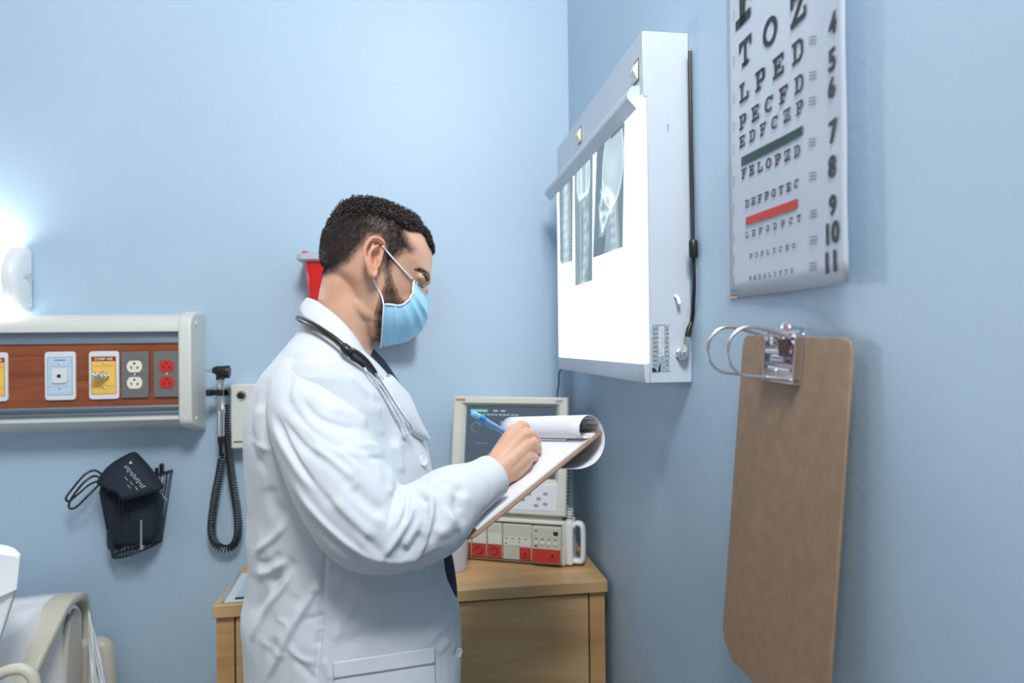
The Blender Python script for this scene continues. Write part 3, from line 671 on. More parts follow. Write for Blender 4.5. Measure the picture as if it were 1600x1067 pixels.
for da in (-.024, .024):
    mb = MB()
    # long wire loop: goes out along the normal, as on a lever-arch mechanism
    top = [cb(ca+da, cb_-.020, .004), cb(ca+da, cb_-.026, .030), cb(ca+da, cb_-.030, .055), cb(ca+da, cb_-.026, .070), cb(ca+da, cb_-.014, .080), cb(ca+da, cb_-.001, .082)]
    bot = [cb(ca+da, cb_+.000, .082), cb(ca+da, cb_+.012, .077), cb(ca+da, cb_+.021, .065), cb(ca+da, cb_+.023, .045), cb(ca+da, cb_+.024, .004)]
    for pth, rr in ((top, .0020), (bot, .0016)): MB().tube(catmull(pth, 6), rr, 10).build('ring_wire', m_chrome, t, smooth=80)
mb = MB(); ha, hb_ = cpx(1229, 524); mb.tube(catmull([cb(ha-.008, hb_+.010, .003), cb(ha-.009, hb_-.008, .002), cb(ha-.004, hb_-.015, .002), cb(ha+.004, hb_-.015, .002), cb(ha+.009, hb_-.008, .002), cb(ha+.008, hb_+.010, .003)], 5), .0013, 8)
mb.build('hanging_loop', m_chrome, t)
o = MB().lathe([(.0015, 0), (.0015, .018), (.0045, .0185), (.0045, .020)], (WX, cb(ha, hb_)[1], cb(ha, hb_-.011)[2]), -X_, 14).build('wall_nail', m_chrome)
tagp(o, 'small steel nail in the right wall that holds the hanging clipboard', 'nail')

# ------------------------------------------------------------------ dresser
t = thing('dresser', 'light maple cabinet with drawers against the back wall behind the person', 'dresser', (0, 1.6, 0))
DX0, DX1, DY0, DY1, DH = -.418, .418, 1.426, 1.737, .890
MB().box(DX0, DX1, DY0, DY1, DH-.026, DH).build('top', m_maple, t, bevel=.002)
mb = MB(); a0, a1, b0 = DX0+.004, DX1-.004, DY0+.012
mb.box(a0, a0+.035, b0, DY1-.002, 0, DH-.026); mb.box(a1-.035, a1, b0, DY1-.002, 0, DH-.026); mb.box(a0, a1, DY1-.02, DY1-.002, .02, DH-.026); mb.box(a0, a1, b0+.02, DY1-.002, .05, .07)
mb.box(a0, a1, b0+.008, b0+.02, DH-.034, DH-.026)
mb.build('carcass', m_maple_v, t, bevel=.0008)
zs = [.865-.0035, .62, .37, .09]
for i in range(3):
    d = MB().box(a0+.0385, a1-.0385, b0, b0+.018, zs[i+1]+.004, zs[i]-.004).build('drawer', m_maple, t, bevel=.0008)
    mb = MB(); xc, zc = 0, (zs[i]+zs[i+1])/2+.06
    mb.tube(catmull([(xc-.05, b0, zc), (xc-.048, b0-.025, zc), (xc+.048, b0-.025, zc), (xc+.05, b0, zc)], 6), .004, 8)
    if i: mb.build('handle', m_chrome, d)
    else: mb = None
mb = MB(); q = [(1, 1)]
# small flyer on the left of the dresser top
c4 = [onz(a, b, DH+.001) for a, b in ((350, 942), (378, 896), (400, 896), (400, 943))]
c4[2] = c4[1]+X_*.16; c4[3] = c4[0]+X_*.17
t3 = thing('leaflet', 'small printed white leaflet lying on the left end of the dresser top', 'paper', c4[0])
u4 = nrm(c4[3]-c4[0]); v4 = (c4[1]-c4[0]); lv = np.linalg.norm(v4); v4 = v4/lv; lu = .165
MB().obox(c4[0], u4*lu, v4*lv, Z_*.0012).build('sheet', mat('leaflet_paper', srgb(206, 216, 224), .4), t3)
MB().obox(c4[0]+v4*.004-u4*.007, u4*.007, v4*(lv-.002), Z_*.004).build('clear_edge', mat('clear_plastic_strip', srgb(190, 196, 186), .2, trans=.3), t3)
mb = MB()
for k in range(9):
    for j in range(3 if k < 3 else 2):
        w = .028 if (k+j) % 3 else .02; mb.obox(c4[0]+v4*(.018+k*lv*.085)+u4*(.018+j*.045)+Z_*.0015, u4*w, v4*.0022, Z_*.0001)
mb.obox(c4[0]+v4*.012+u4*.018+Z_*.0015, u4*.018, v4*.012, Z_*.0001, 1)
mb.build('printing', [mat('leaflet_print', srgb(120, 140, 160), .6), m_dark], t3, smooth=0)

# ------------------------------------------------------------------ module rack + monitor
A3 = math.radians(24)
du = _v(math.cos(A3), -math.sin(A3), 0); dn = _v(-math.sin(A3), -math.cos(A3), 0)    # width axis, outward normal
m_bone = mat('bone_plastic', srgb(212, 214, 204), .45, var=.03, vscale=15); m_bone2 = mat('bone_panel', srgb(196, 198, 184), .45)
m_modred = mat('module_red', srgb(190, 60, 52), .45)
cr = onz(884, 887, DH)       # right front bottom corner
t = thing('module_rack', 'low beige medical module rack with red panels and a carry handle, under the monitor', 'medical device', cr)
Wm = .29; Dm = .115
def mp(a, b, h=0): return cr+du*(a)+Z_*b+dn*h      # a: negative to the left of the corner
MB().obox(mp(-Wm, .003, -Dm), du*Wm, Z_*.105, dn*Dm).build('case', m_bone, t, bevel=.004)
MB().obox(mp(-Wm+.01, .108, -Dm+.004), du*(Wm-.02), Z_*.010, dn*(Dm-.012)).build('top_tray', m_bone2, t, bevel=.002)
for a in (-.27, -.03): MB().obox(mp(a, 0, -.10), du*.012, Z_*.004, dn*.09).build('foot', m_black, t)
mb = MB(); mb.obox(mp(-Wm+.004, .008, .0), du*(Wm-.012), Z_*.092, dn*.0006); mb.build('bezel_shadow_gap', mat('dark_gap', (.05, .05, .05), .6), t)
mods = [(-.242, .046, 'b'), (-.194, .042, 'b'), (-.150, .030, 'b2'), (-.118, .060, 'c'), (-.056, .048, 'd')]
mods = [(-.276, .044, 'b'), (-.230, .037, 'b'), (-.191, .037, 'b'), (-.152, .078-.006, 'c'), (-.078, .070, 'd')]
for (a, w, k) in mods:
    hh = .014 if k == 'd' else .008
    M_ = MB().obox(mp(a, .012, 0), du*w, Z_*.084, dn*hh).build('module', m_bone2, t, bevel=.0012)
    f = hh+.0004
    if k == 'd':
        q = MB().obox(mp(a+.001, .013, f), du*(w-.002), Z_*.032, dn*.0012).build('red_panel', m_modred, M_, bevel=.0005)
        mb = MB(); 
        for j in range(4): mb.lathe([(.0045, 0), (.0045, .002), (.0035, .0026)], mp(a+.010+.0155*j, .058, f), dn, 16)
        mb.build('knob', m_bone, M_, smooth=30)
        mb = MB(); mb.lathe([(.0098, 0), (.0098, .002), (.008, .0024)], mp(a+.050, .030, f+.001), dn, 22); mb.build('socket_ring', m_modred, M_, smooth=30)
        mb = MB(); mb.lathe([(.0032, 0), (.0032, .0006)], mp(a+.050, .030, f+.0034), dn, 14)
        for j in range(4): mb.obox(mp(a+.007+.0155*j, .067, f), du*.006, Z_*.0018, dn*.0003)
        mb.obox(mp(a+.006, .086, f), du*.008, Z_*.002, dn*.0003); mb.obox(mp(a+.052, .078, f), du*.011, Z_*.009, dn*.0003); mb.obox(mp(a+.007, .049, f), du*.005, Z_*.003, dn*.0003)
        mb.build('marking', m_dark, M_, smooth=0)
    elif k == 'c':
        MB().obox(mp(a+.002, .045, f), du*(w-.004), Z_*.022, dn*.0008).build('white_panel', m_cream, M_)
        MB().obox(mp(a+.042, .013, f), du*(w-.044), Z_*.030, dn*.0012).build('red_panel', m_modred, M_, bevel=.0005)
        mb = MB(); mb.lathe([(.0085, 0), (.0085, .002), (.007, .0024)], mp(a+.057, .028, f+.001), dn, 20); mb.build('socket_ring', m_modred, M_, smooth=30)
        mb = MB(); mb.lathe([(.003, 0), (.003, .0006)], mp(a+.057, .028, f+.0034), dn, 14)
        for j in range(4): mb.obox(mp(a+.006+.016*j, .0625, f+.001), du*.007, Z_*.0014, dn*.0002)
        mb.obox(mp(a+.006, .049, f+.001), du*.004, Z_*.003, dn*.0002); mb.obox(mp(a+.040, .054, f+.001), du*.003, Z_*.003, dn*.0002); mb.build('marking', m_dark, M_, smooth=0)
    else:
        MB().obox(mp(a+.001, .013, f), du*(w-.002), Z_*.032, dn*.0012).build('red_panel', m_modred, M_, bevel=.0005)
        MB().obox(mp(a+.001, .046, f), du*(w-.002), Z_*.026, dn*.0008).build('white_panel', m_cream, M_)
        mb = MB(); c_ = mp(a+w/2, .029, f+.0016); mb.tube([c_+du*.0088*math.cos(q)+Z_*.0088*math.sin(q) for q in np.linspace(-2.2, 3.0, 24)], .0009, 6); mb.build('socket_ring', m_dark, M_, smooth=60)
# side handle
hp_ = [mp(.012, .018, -.02), mp(.040, .018, -.02), mp(.050, .026, -.02), mp(.052, .085, -.02), mp(.044, .098, -.02), mp(.018, .100, -.02), mp(.004, .094, -.02)]
MB().obox(mp(-.001, .004, -.055), du*.017, Z_*.104, dn*.052).build('handle_mount', m_white, t, bevel=.005, bseg=3)
MB().tube(catmull([mp(.008, .014, -.02), mp(.028, .012, -.02), mp(.037, .018, -.02), mp(.039, .055, -.02), mp(.038, .092, -.02), mp(.030, .101, -.02), mp(.020, .099, -.02), mp(.006, .082, -.02)], 6), .0065, 10, up=tuple(dn), flat=1.9).build('carry_handle', m_white, t, smooth=60, label='white carry handle')
mb = MB(); ctr = [mp(.006, .108, -.028), mp(.006, .122, -.032)]
mb.tube([mp(.004+.008*math.cos(q), .106+q*.0010, -.03+.008*math.sin(q)) for q in np.linspace(0, 8*math.pi, 60)], .0020, 6); mb.build('cord_loop', m_cream, t)
# monitor
t = thing('patient_monitor', 'old beige patient monitor with a dark grey screen standing on the module rack', 'monitor', mp(-.14, .118, 0))
mr = mp(-.010, .119, .0)   # lower right front corner
lean = math.radians(9)
mu_ = nrm(Z_*math.cos(lean)-dn*math.sin(lean)); mn = nrm(dn*math.cos(lean)+Z_*math.sin(lean))
zt_ = None
# choose height/width from the photographed corners
def hit(px, py):
    d = ray(px, py); k = ((mr-CC)@mn)/(d@mn); p = CC+d*k-mr; return p@du, p@mu_
w_r, h_t = hit(889, 622); w_l, h_l = hit(711, 618)
print('monitor', w_r, h_t, w_l, h_l, hit(877, 797), hit(697, 725))
MWl = w_l-.002; MWr = .012; MH = (h_t+h_l)/2
def mo(a, b, h=0): return mr+du*a+mu_*b+mn*h
xa_, xb_ = MWl, MWr
# frame with deep bezel
sl, sr, sb, st = xa_+.030, xb_-.030, .085, MH-.022
def frm(a0, a1, b0, b1, h): return [mo(a0, b0, h), mo(a1, b0, h), mo(a1, b1, h), mo(a0, b1, h)]
mb = MB(); mb.loft([frm(xa_+.03, xb_-.03, .02, MH-.02, -.16), frm(xa_, xb_, 0, MH, -.03), frm(xa_, xb_, 0, MH, .0), frm(xa_+.003, xb_-.003, .003, MH-.003, .004),
   frm(sl-.010, sr+.010, sb-.010, st+.006, .003), frm(sl, sr, sb, st, -.010), frm(sl+.003, sr-.003, sb+.003, st-.003, -.018)], cap=True)
mb.build('case', m_bone, t, smooth=20, bevel=.0015)
MB().add([p for p in frm(sl+.001, sr-.001, sb+.001, st-.001, -.0105)]+[p for p in frm(sl+.001, sr-.001, sb+.001, st-.001, -.0125)], [(0, 1, 2, 3), (7, 6, 5, 4), (0, 4, 5, 1), (1, 5, 6, 2), (2, 6, 7, 3), (3, 7, 4, 0)]).build('screen', mat('crt_screen', srgb(70, 84, 96), .18, emit=srgb(80, 96, 112), estr=.35), t, smooth=0, label='dark grey lit screen')
scr = bpy.data.objects[[o.name for o in bpy.data.objects if o.name.startswith('screen')][-1]]
mb = MB(); cxs = (sl+sr)/2; hs = -.0100
mb.text('DHI', mo(cxs+.003, st-.052, hs), du, mu_, .034, n=mn, bold=.03, m=0)
mb.obox(mo(sl+.012, st-.016, hs), du*.045, mu_*.006, mn*.0002, 1)
for k in range(12): mb.obox(mo(sl+.014+k*.0105, st-.0235, hs), du*(.008 if k % 3 else .006), mu_*.002, mn*.0002, 2)
for k in range(2): mb.obox(mo(sl+.072+k*.020, st-.014, hs), du*.012, mu_*.0025, mn*.0002, 2)
mb.tube([mo(sl+.028+.012*math.cos(q), st-.055+.012*math.sin(q), hs) for q in np.linspace(.3, 5, 16)], .0012, 4, m=3)
mb.obox(mo(sl+.028, st-.095, hs), du*.03, mu_*.002, mn*.0002, 3)
mb.build('screen_text', [mat('text_pale', (.16, .22, .24), .5, emit=srgb(150, 165, 170), estr=.3), mat('text_green', (.2, .5, .4), .5, emit=srgb(90, 170, 140), estr=.5), mat('text_white', (.5, .5, .5), .5, emit=srgb(190, 200, 210), estr=.5), mat('text_grey', (.2, .22, .22), .5, emit=srgb(110, 120, 120), estr=.3)], scr, smooth=0)
mb = MB(); mb.text('V24C', mo(xb_-.022, MH-.010, .0042), du, mu_, .0080, n=mn, bold=.02); mb.build('model_lettering', m_grey, t, smooth=0)
mb = MB(); mb.prism(rrect(.027, .006, .0025), mo(xa_+.019, MH-.0085, .004), du, mu_, mn*.0006); mb.build('badge', mat('orange_badge', srgb(204, 140, 74), .5, var=.3, vscale=300), t, label='worn orange badge')
pn = MB().obox(mo(sl+.02, .012, .0035), du*(sr-sl-.012), mu_*.062, mn*.0015).build('button_panel', m_plate_w, t, bevel=.0008)
for (a, b) in ((sr-.020, .052), (sr-.036, .040), (sr-.020, .028), (sr-.042, .024), (sr-.060, .050), (sr-.075, .036), (sr-.09, .05)):
    MB().prism([(.006*math.cos(q), .0035*math.sin(q)) for q in np.linspace(0, 2*math.pi, 16, endpoint=False)], mo(a, b, .005), du, mu_, mn*.0012).build('button', mat('grey_button', srgb(150, 158, 164), .5), pn)
mb = MB(); mb.obox(mo(sl+.10, .004, .004), du*.024, mu_*.0025, mn*.0003); mb.build('slot_mark', m_dark, t)
mb = MB()
for k in range(13): mb.obox(mo(xb_-.0012, .03+k*.0085, -.026), du*.002, mu_*.0035, mn*.020)
mb.build('side_vent', m_dark, t)
# ------------------------------------------------------------------ plastic cup
cb0 = onz(722, 897, DH); cb0 = onz(716, 895, DH)
t = thing('plastic_cup', 'milky white plastic container on the dresser beneath the held clipboard', 'container', cb0)
MB().lathe([(.024, 0), (.026, .002), (.033, .085), (.034, .086), (.032, .086), (.025, .005)], cb0+_v(-.004, .03, 0), Z_, 28).build('wall', mat('milky_plastic', srgb(214, 218, 222), .35, trans=.25), t, smooth=40)
# ------------------------------------------------------------------ hospital bed
m_sheet = mat('white_sheet', srgb(240, 243, 247), .8, bump=.25, bscale=14, bdist=.01)
m_rail = mat('beige_rail', srgb(206, 202, 186), .42, var=.03, vscale=20)
m_rail_d = mat('beige_rail_inner', srgb(204, 201, 190), .5)
t = thing('hospital_bed', 'hospital bed with white sheet and beige side rails in the lower left corner', 'bed', (-1.2, .95, 0))
RX = -.80
def sheetz(x, y):
    # flat bed, head section rising to the left/near
    z = .845+.004*math.sin(x*31+y*9)+.003*math.sin(y*43-x*11)
    return z
G = []
nx, ny = 40, 60
for i in range(nx+1):
    row = []
    for j in range(ny+1):
        u = i/nx; y = .15+1.53*j/ny
        if u < .72: x = -1.75+(-.83+1.75)*(u/.72); z = sheetz(x, y)
        else:
            v = (u-.72)/.28; x = -.83+.02*math.sin(min(1, v*2.5)*math.pi/2)+.012*math.sin(y*38+v*3)*v; z = sheetz(-.83, y)-.30*max(0, v-.08)-.01*v
        row.append((x, y, z))
    G.append(row)
MB().grid(G).build('sheet', m_sheet, t, smooth=180, solid=.003, fix=False)
MB().box(-1.74, -.85, .15, 1.665, .70, .835).build('mattress', m_sheet, t, bevel=.04, bseg=4)
# raised head rest / folded sheet peak at far left
mb = MB(); pk = [ony(a, b, 1.30) for a, b in ((-620, 850), (-70, 860), (0, 863), (33, 868), (30, 896), (26, 925), (2, 1000), (-12, 1045), (-620, 1045))]
mb.loft([[p+_v(dx_, dy_, 0) for p in pk] for dx_, dy_ in ((-.004, 0), (-.006, .012), (-.036, .05), (-.058, .07))]); mb.build('raised_pillow', m_sheet, t, smooth=30, bevel=.003, label='stiff folded white sheet corner')
f3 = [ony(a, b, Y) for a, b, Y in ((31, 869, 1.296), (25.5, 921, 1.292), (-14, 938, 1.280), (-14, 908, 1.284))]
MB().loft([[p for p in f3], [p+_v(0, .003, 0) for p in f3]]).build('folded_corner', m_sheet, t, smooth=30)
G = []
for i in range(31):
    u = i/30; row = []
    for j in range(25):
        v = j/24; a = (139+(3+32*min(1, v*1.25)**.9)*u) if v < 2 else 0; b = 955+18*u+150*v
        row.append(ony(a, b, 1.655+.012*math.sin(u*11+v*4)*(.3+v)+.004*math.sin(u*27-v*9)))
    G.append(row)
MB().grid(G).build('hanging_sheet', m_sheet, t, smooth=180, solid=.002, fix=False)
# side rail: wide rounded plastic loop
def rx(px, py): return onx(px, py, RX)
rail = [rx(5, 1120), rx(20, 1085), rx(45, 1035), rx(70, 985), rx(88, 950), rx(103, 936), rx(118, 933), rx(130, 943), rx(136, 965), rx(136, 1000), rx(134, 1040), rx(133, 1100)]
rings = []
for p_, q_ in zip(rail, rail): pass
PT = catmull(rail, 6)
def rail_loop(PT, w, th, name, m, parent, x0=0):
    rings = []; n = len(PT)
    for i, p in enumerate(PT):
        tt = nrm(PT[min(i+1, n-1)]-PT[max(i-1, 0)]); b = nrm(np.cross(tt, X_))
        if b[2] < 0 and i < n*.5: b = -b
        f_ = i/(n-1); w_ = w*(1-.62*max(0, min(1, (f_-.50)/.18))); sec_ = rrect(w_, th*(1-.25*(f_ > .6)), min(th, w_)*.34, 3)
        rings.append([p+X_*(a+x0)+np.cross(X_, tt)*c for a, c in sec_])
    return MB().loft(rings).build(name, m, parent, smooth=50)
rail_loop(PT, .055, .020, 'side_rail', m_rail, t)
INR = [p+_v(.0, 0, -.022) for p in PT]
mb = MB(); inner = [rx(98, 1110), rx(101, 1010), rx(105, 975), rx(116, 950), rx(124, 956), rx(125, 1010), rx(123, 1110)]
mb.loft([[p+X_*d for p in inner] for d in (-.006, .006)]); mb.build('rail_panel', m_rail_d, t, bevel=.003)
tub = catmull([ony(a, b, 1.18) for a, b in ((-40, 1075), (-10, 1058), (15, 1047), (38, 1046), (52, 1060), (56, 1085))], 6)
MB().tube(tub, .009, 12).build('grab_handle', m_rail, t)
fb = [ony(a, b, 1.74) for a, b in ((100, 1000), (155, 996), (168, 999), (175, 1010), (183, 1090), (183, 1400), (100, 1400))]
MB().loft([[p+_v(0, dd, 0) for p in fb] for dd in (-.02, .02)]).build('foot_board', m_rail, t, bevel=.012, bseg=3, smooth=50)
mb = MB(); mb.box(-1.7, -.86, .2, 1.7, .42, .52)
for x in (-1.65, -.95):
    for y in (.3, 1.6): mb.box(x, x+.05, y, y+.05, .10, .45)
mb.build('frame', m_rail_d, t)
for x in (-1.625, -.925):
    for y in (.325, 1.625): MB().lathe([(.05, -.015), (.05, .015)], (x, y, .05), X_, 20).build('wheel', m_black, t)
# ================================================================== PERSON
from mathutils.bvhtree import BVHTree
def remesh(mb, vox, smooth_it=4, fac=.5):
    me = mb.mesh('tmp'); bm = bmesh.new(); bm.from_mesh(me); bmesh.ops.recalc_face_normals(bm, faces=bm.faces); bm.to_mesh(me); bm.free()
    ob = bpy.data.objects.new('tmp', me); COL.objects.link(ob)
    r = ob.modifiers.new('r', 'REMESH'); r.mode = 'VOXEL'; r.voxel_size = vox; r.use_smooth_shade = True
    if smooth_it: s = ob.modifiers.new('s', 'SMOOTH'); s.factor = fac; s.iterations = smooth_it
    dg = bpy.context.evaluated_depsgraph_get(); dg.update(); out = bpy.data.meshes.new_from_object(ob.evaluated_get(dg))
    bpy.data.objects.remove(ob); bpy.data.meshes.remove(me); return out
def getV(me): V = np.empty(len(me.vertices)*3); me.vertices.foreach_get('co', V); return V.reshape(-1, 3)
def getN(me): V = np.empty(len(me.vertices)*3); me.vertices.foreach_get('normal', V); return V.reshape(-1, 3)
def setV(me, V): me.vertices.foreach_set('co', np.asarray(V).ravel()); me.update()
def projv(P):
    Q = P-CC; z = Q@FW; return np.stack([800+FPX*(Q@CR)/z, 533.5-FPX*(Q@CU)/z], 1)
def seg_dist(p, poly):
    d = np.full(len(p), 1e9); s = np.zeros(len(p)); acc = 0; sg = np.ones(len(p))
    poly = np.asarray(poly, float); tot = np.linalg.norm(np.diff(poly, axis=0), axis=1).sum()
    for a, b in zip(poly[:-1], poly[1:]):
        ab = b-a; L2 = ab@ab; t_ = np.clip(((p-a)@ab)/L2, 0, 1); q = p-(a+t_[:, None]*ab); dd = np.linalg.norm(q, axis=1)
        side = np.sign(ab[0]*q[:, 1]-ab[1]*q[:, 0]); m = dd < d
        d[m] = dd[m]; s[m] = (acc+t_[m]*math.sqrt(L2))/tot; sg[m] = side[m]; acc += math.sqrt(L2)
    return d, s, sg
def folds(me, lst, noise_amp=.0, ns=14):
    V = getV(me); N = getN(me); P = projv(V); face = -((V-CC)/np.linalg.norm(V-CC, axis=1)[:, None]*N).sum(1); w0 = np.clip(face*3+.2, 0, 1)
    D = np.zeros(len(V))
    for (poly, w, amp, asym) in lst:
        pp = np.array(catmull([_v(a, b, 0) for a, b in poly], 5))[:, :2]
        lo = pp.min(0)-3*w; hi = pp.max(0)+3*w; m = np.where((P[:, 0] > lo[0]) & (P[:, 0] < hi[0]) & (P[:, 1] > lo[1]) & (P[:, 1] < hi[1]))[0]
        if not len(m): continue
        asym = 1.6 if asym == 1 else asym; w = max(w, 2.2); d, s, sg = seg_dist(P[m], pp); env = np.clip(np.minimum(s, 1-s)*5+.12, 0, 1)
        ww = np.where(sg > 0, w*asym, w/asym) if asym != 1 else w
        D[m] += amp*.0012*env*np.exp(-(d/ww)**2)*w0[m]
    if noise_amp:
        for i, v in enumerate(V):
            n = mnoise.noise(Vector((v[0]*ns+v[2]*ns*.6, v[1]*ns, v[2]*ns*.45)))
            n2 = mnoise.noise(Vector((v[0]*ns*2.6-v[2]*ns*1.1, v[1]*ns*2.2+7, v[2]*ns*1.1)))
            n3 = 1-2.2*abs(mnoise.noise(Vector((v[0]*ns*1.5+v[2]*ns*1.3+3, v[1]*ns*1.5, v[2]*ns*.5))))
            D[i] += noise_amp*(n+.3*n2+.55*n3)
    setV(me, V+N*D[:, None])
    bm = bmesh.new(); bm.from_mesh(me)
    for _ in range(3): bmesh.ops.smooth_vert(bm, verts=bm.verts, factor=.5, use_axis_x=True, use_axis_y=True, use_axis_z=True)
    bm.to_mesh(me); bm.free(); me.update(); return me
def z1(*p): return [(a/3.334+360, b/3.334+440) for a, b in p]
def z2(*p): return [(a/3.263+360, b/3.263+740) for a, b in p]

TA = math.radians(8); TF = _v(math.cos(TA), math.sin(TA), 0); TLf = _v(-math.sin(TA), math.cos(TA), 0)
ZC = 1.08
tc0 = at(530, 700, ZC)
def mir(p): p = np.asarray(p, float); return p-2*((p-tc0)@TLf)*TLf
psi = TA+YAW
def trow(py, l, r, b, zc=ZC, n=40, ex=2.3, sq=0):
    c = at((l+r)/2, py, zc); h = (r-l)/2*zc/FPX
    a = math.sqrt(max(h*h-(b*math.sin(psi))**2, .0009))/math.cos(psi)
    c = c-TLf*((c-tc0)@TLf)
    # keep the projected centre: slide along facing
    out = []
    for q in np.linspace(0, 2*math.pi, n, endpoint=False):
        cq, sq_ = math.cos(q), math.sin(q); out.append(c+TF*a*np.sign(cq)*abs(cq)**(2/ex)+TLf*b*np.sign(sq_)*abs(sq_)**(2/ex))
    return out
person = thing('person', 'person in white coat and blue face mask writing on a clipboard, head bowed', 'person', (tc0[0], tc0[1], 0))
m_coat = mat('white_coat_cotton', srgb(205, 213, 221), .85, bump=.12, bscale=1400, bdist=.0006)
m_shirt = mat('navy_cloth', srgb(34, 40, 66), .85)
m_trous = mat('black_trousers', (.008, .008, .010), .8)

rows_t = [(500, 480, 526, .055), (508, 470, 536, .075), (520, 459, 546, .105), (533, 445, 555, .135), (548, 431, 566, .162), (565, 418, 586, .180), (582, 406, 607, .188), (600, 399, 625, .19), (625, 392, 643, .192), (650, 389, 650, .19), (680, 388, 661, .188), (710, 390, 671, .186),
          (740, 393, 676, .184), (780, 396, 684, .182), (823, 394, 690, .18), (862, 397, 692, .182), (900, 394, 699, .185), (930, 388, 709, .19), (950, 388, 717, .192), (975, 390, 719, .195), (1016, 392, 720, .20), (1065, 389, 718, .205), (1150, 386, 722, .21), (1300, 382, 728, .22), (1420, 380, 732, .225)]
mb = MB(); mb.loft([trow(a, l, r, b) for a, l, r, b in rows_t])
coat = remesh(mb, .0024, 8)
T_F = [
 (z1((880, 620), (880, 760), (900, 900)), 10, 3, 1.1), (z1((160, 640), (150, 760), (190, 900)), 9, 3.5, 1.1),
 (z2((200, 60), (230, 160), (300, 230)), 11, -3.5, 1.1), (z2((180, 560), (260, 520), (330, 430)), 12, -4, 1.1), (z2((350, 640), (300, 760), (230, 880)), 12, 4.5, 1.1), (z2((640, 560), (760, 640), (880, 620)), 14, 2.5, 1.1), (z2((560, 880), (700, 820), (840, 830)), 12, -2.5, 1.1), (z2((1000, 560), (1080, 640), (1120, 760)), 12, 3, 1.1),
 (z1((400, 360), (330, 410), (250, 480), (190, 590), (185, 680), (225, 770), (330, 960)), 3.5, -2.5, 1),
 (z1((620, 470), (700, 560), (740, 600), (765, 700)), 4, 3, 1), (z1((780, 640), (770, 720), (800, 800)), 5, 2.5, 1),
 (z1((740, 590), (800, 650), (840, 760), (860, 860)), 6, -3, 1), (z1((860, 500), (930, 620), (960, 720), (1000, 820)), 4, 1.8, 1),
 (z1((960, 560), (940, 700), (990, 900)), 5, -1.5, 1), (z1((850, 830), (880, 900), (900, 1000)), 5, 3, 1),
 (z1((140, 560), (110, 700), (130, 860), (200, 1000)), 5, -2.5, 1), (z1((100, 820), (160, 850), (240, 880)), 4, 2, 1),
 (z2((290, 255), (240, 320), (180, 370), (130, 410)), 5, 4, 1), (z2((130, 500), (200, 500), (240, 470), (300, 440)), 5, 3.5, 1), (z2((130, 440), (190, 450), (260, 400)), 5, -2.5, 1),
 (z2((330, 480), (270, 590), (200, 680), (110, 850)), 4.5, 4, 1), (z2((260, 480), (200, 600), (120, 720)), 6, -3, 1),
 (z2((460, 560), (400, 660), (320, 800), (240, 960), (180, 1060)), 4.5, 4.5, 1), (z2((360, 620), (280, 780), (190, 950)), 7, -3.5, 1),
 (z2((410, 600), (440, 570), (470, 600)), 3.5, 3, 1), (z2((380, 740), (430, 730), (465, 715)), 3, -2, 1), (z2((300, 870), (350, 930), (440, 960)), 4, 2.5, 1), (z2((320, 930), (400, 1010), (440, 1060)), 4, -2, 1),
 (z2((440, 780), (460, 800)), 3, 2, 1), (z2((430, 860), (460, 850)), 3, -2, 1), (z2((150, 840), (230, 900), (300, 930)), 3.5, 1.5, 1), (z2((240, 730), (310, 770)), 3, 1.5, 1),
 (z2((500, 330), (490, 430), (472, 600), (462, 800), (440, 1060)), 2.4, -6, 1.05), (z2((515, 330), (505, 430), (487, 600), (477, 800), (455, 1060)), 2.5, 1.5, 1),
 (z2((640, 660), (580, 760), (530, 860)), 7, 2.5, 1), (z2((520, 640), (600, 700), (560, 820)), 5, -1.5, 1), (z2((1150, 680), (1090, 780), (1000, 870)), 8, 2, 1), (z2((1120, 850), (1060, 920)), 5, 2, 1), (z2((1140, 930), (1165, 900)), 4, -3, 1),
 (z2((480, 940), (500, 1000), (520, 1060)), 4, 2, 1), (z2((650, 440), (590, 520), (530, 600)), 7, 1.5, 1),
]
folds(coat, T_F, .0015, 11)
coat.materials.append(m_coat)
coat_o = link_mesh(coat, 'lab_coat', person, 180, fix=False)
def mbvh(me, off=(0, 0, 0)):
    V = getV(me)+off; return BVHTree.FromPolygons([Vector(v) for v in V], [tuple(p.vertices) for p in me.polygons])

# ---- sleeves
def sleeve(pts, end_dir=None, seg=32, cuff=True):
    """pts: (px, py, radius px, depth)"""
    C_ = [at(a, b, z) for a, b, r, z in pts]; R_ = [r*z/FPX for a, b, r, z in pts]
    return sleeve3(C_, R_, seg, cuff)
def sleeve3(C_, R_, seg=32, cuff=True, n=6):
    P = catmull(C_, n); Rr = catmull([_v(r, 0, 0) for r in R_], n); Rr = [r[0] for r in Rr]
    rings = []; prev = None; m = len(P)
    for i in range(m):
        t_ = nrm(P[min(i+1, m-1)]-P[max(i-1, 0)])
        a = nrm(np.cross(t_, (0, .3, 1))) if prev is None else nrm(prev-t_*(prev@t_)); prev = a; b = np.cross(t_, a)
        rings.append([P[i]+Rr[i]*(math.cos(q)*a+math.sin(q)*b) for q in np.linspace(0, 2*math.pi, seg, endpoint=False)])
    if cuff:
        e = P[-1]; t_ = nrm(P[-1]-P[-3])
        for k, (sc, back) in enumerate(((.93, .001), (.88, -.006), (.86, -.030), (.3, -.032))):
            rings.append([e+(p-e)*sc+t_*back for p in rings[m-1]])
    mb = MB(); mb.loft(rings); return mb
RS = [(486, 556, 10, 1.01), (480, 572, 34, .975), (477, 598, 51, .948), (481, 632, 62, .930), (494, 667, 68, .917), (517, 716, 74, .90), (545, 773, 77, .888), (577, 819, 73, .882), (622, 829, 64, .887), (670, 811, 64, .903), (708, 779, 53.5, .925), (748, 757, 38.5, .950), (773, 741, 34, .970)]
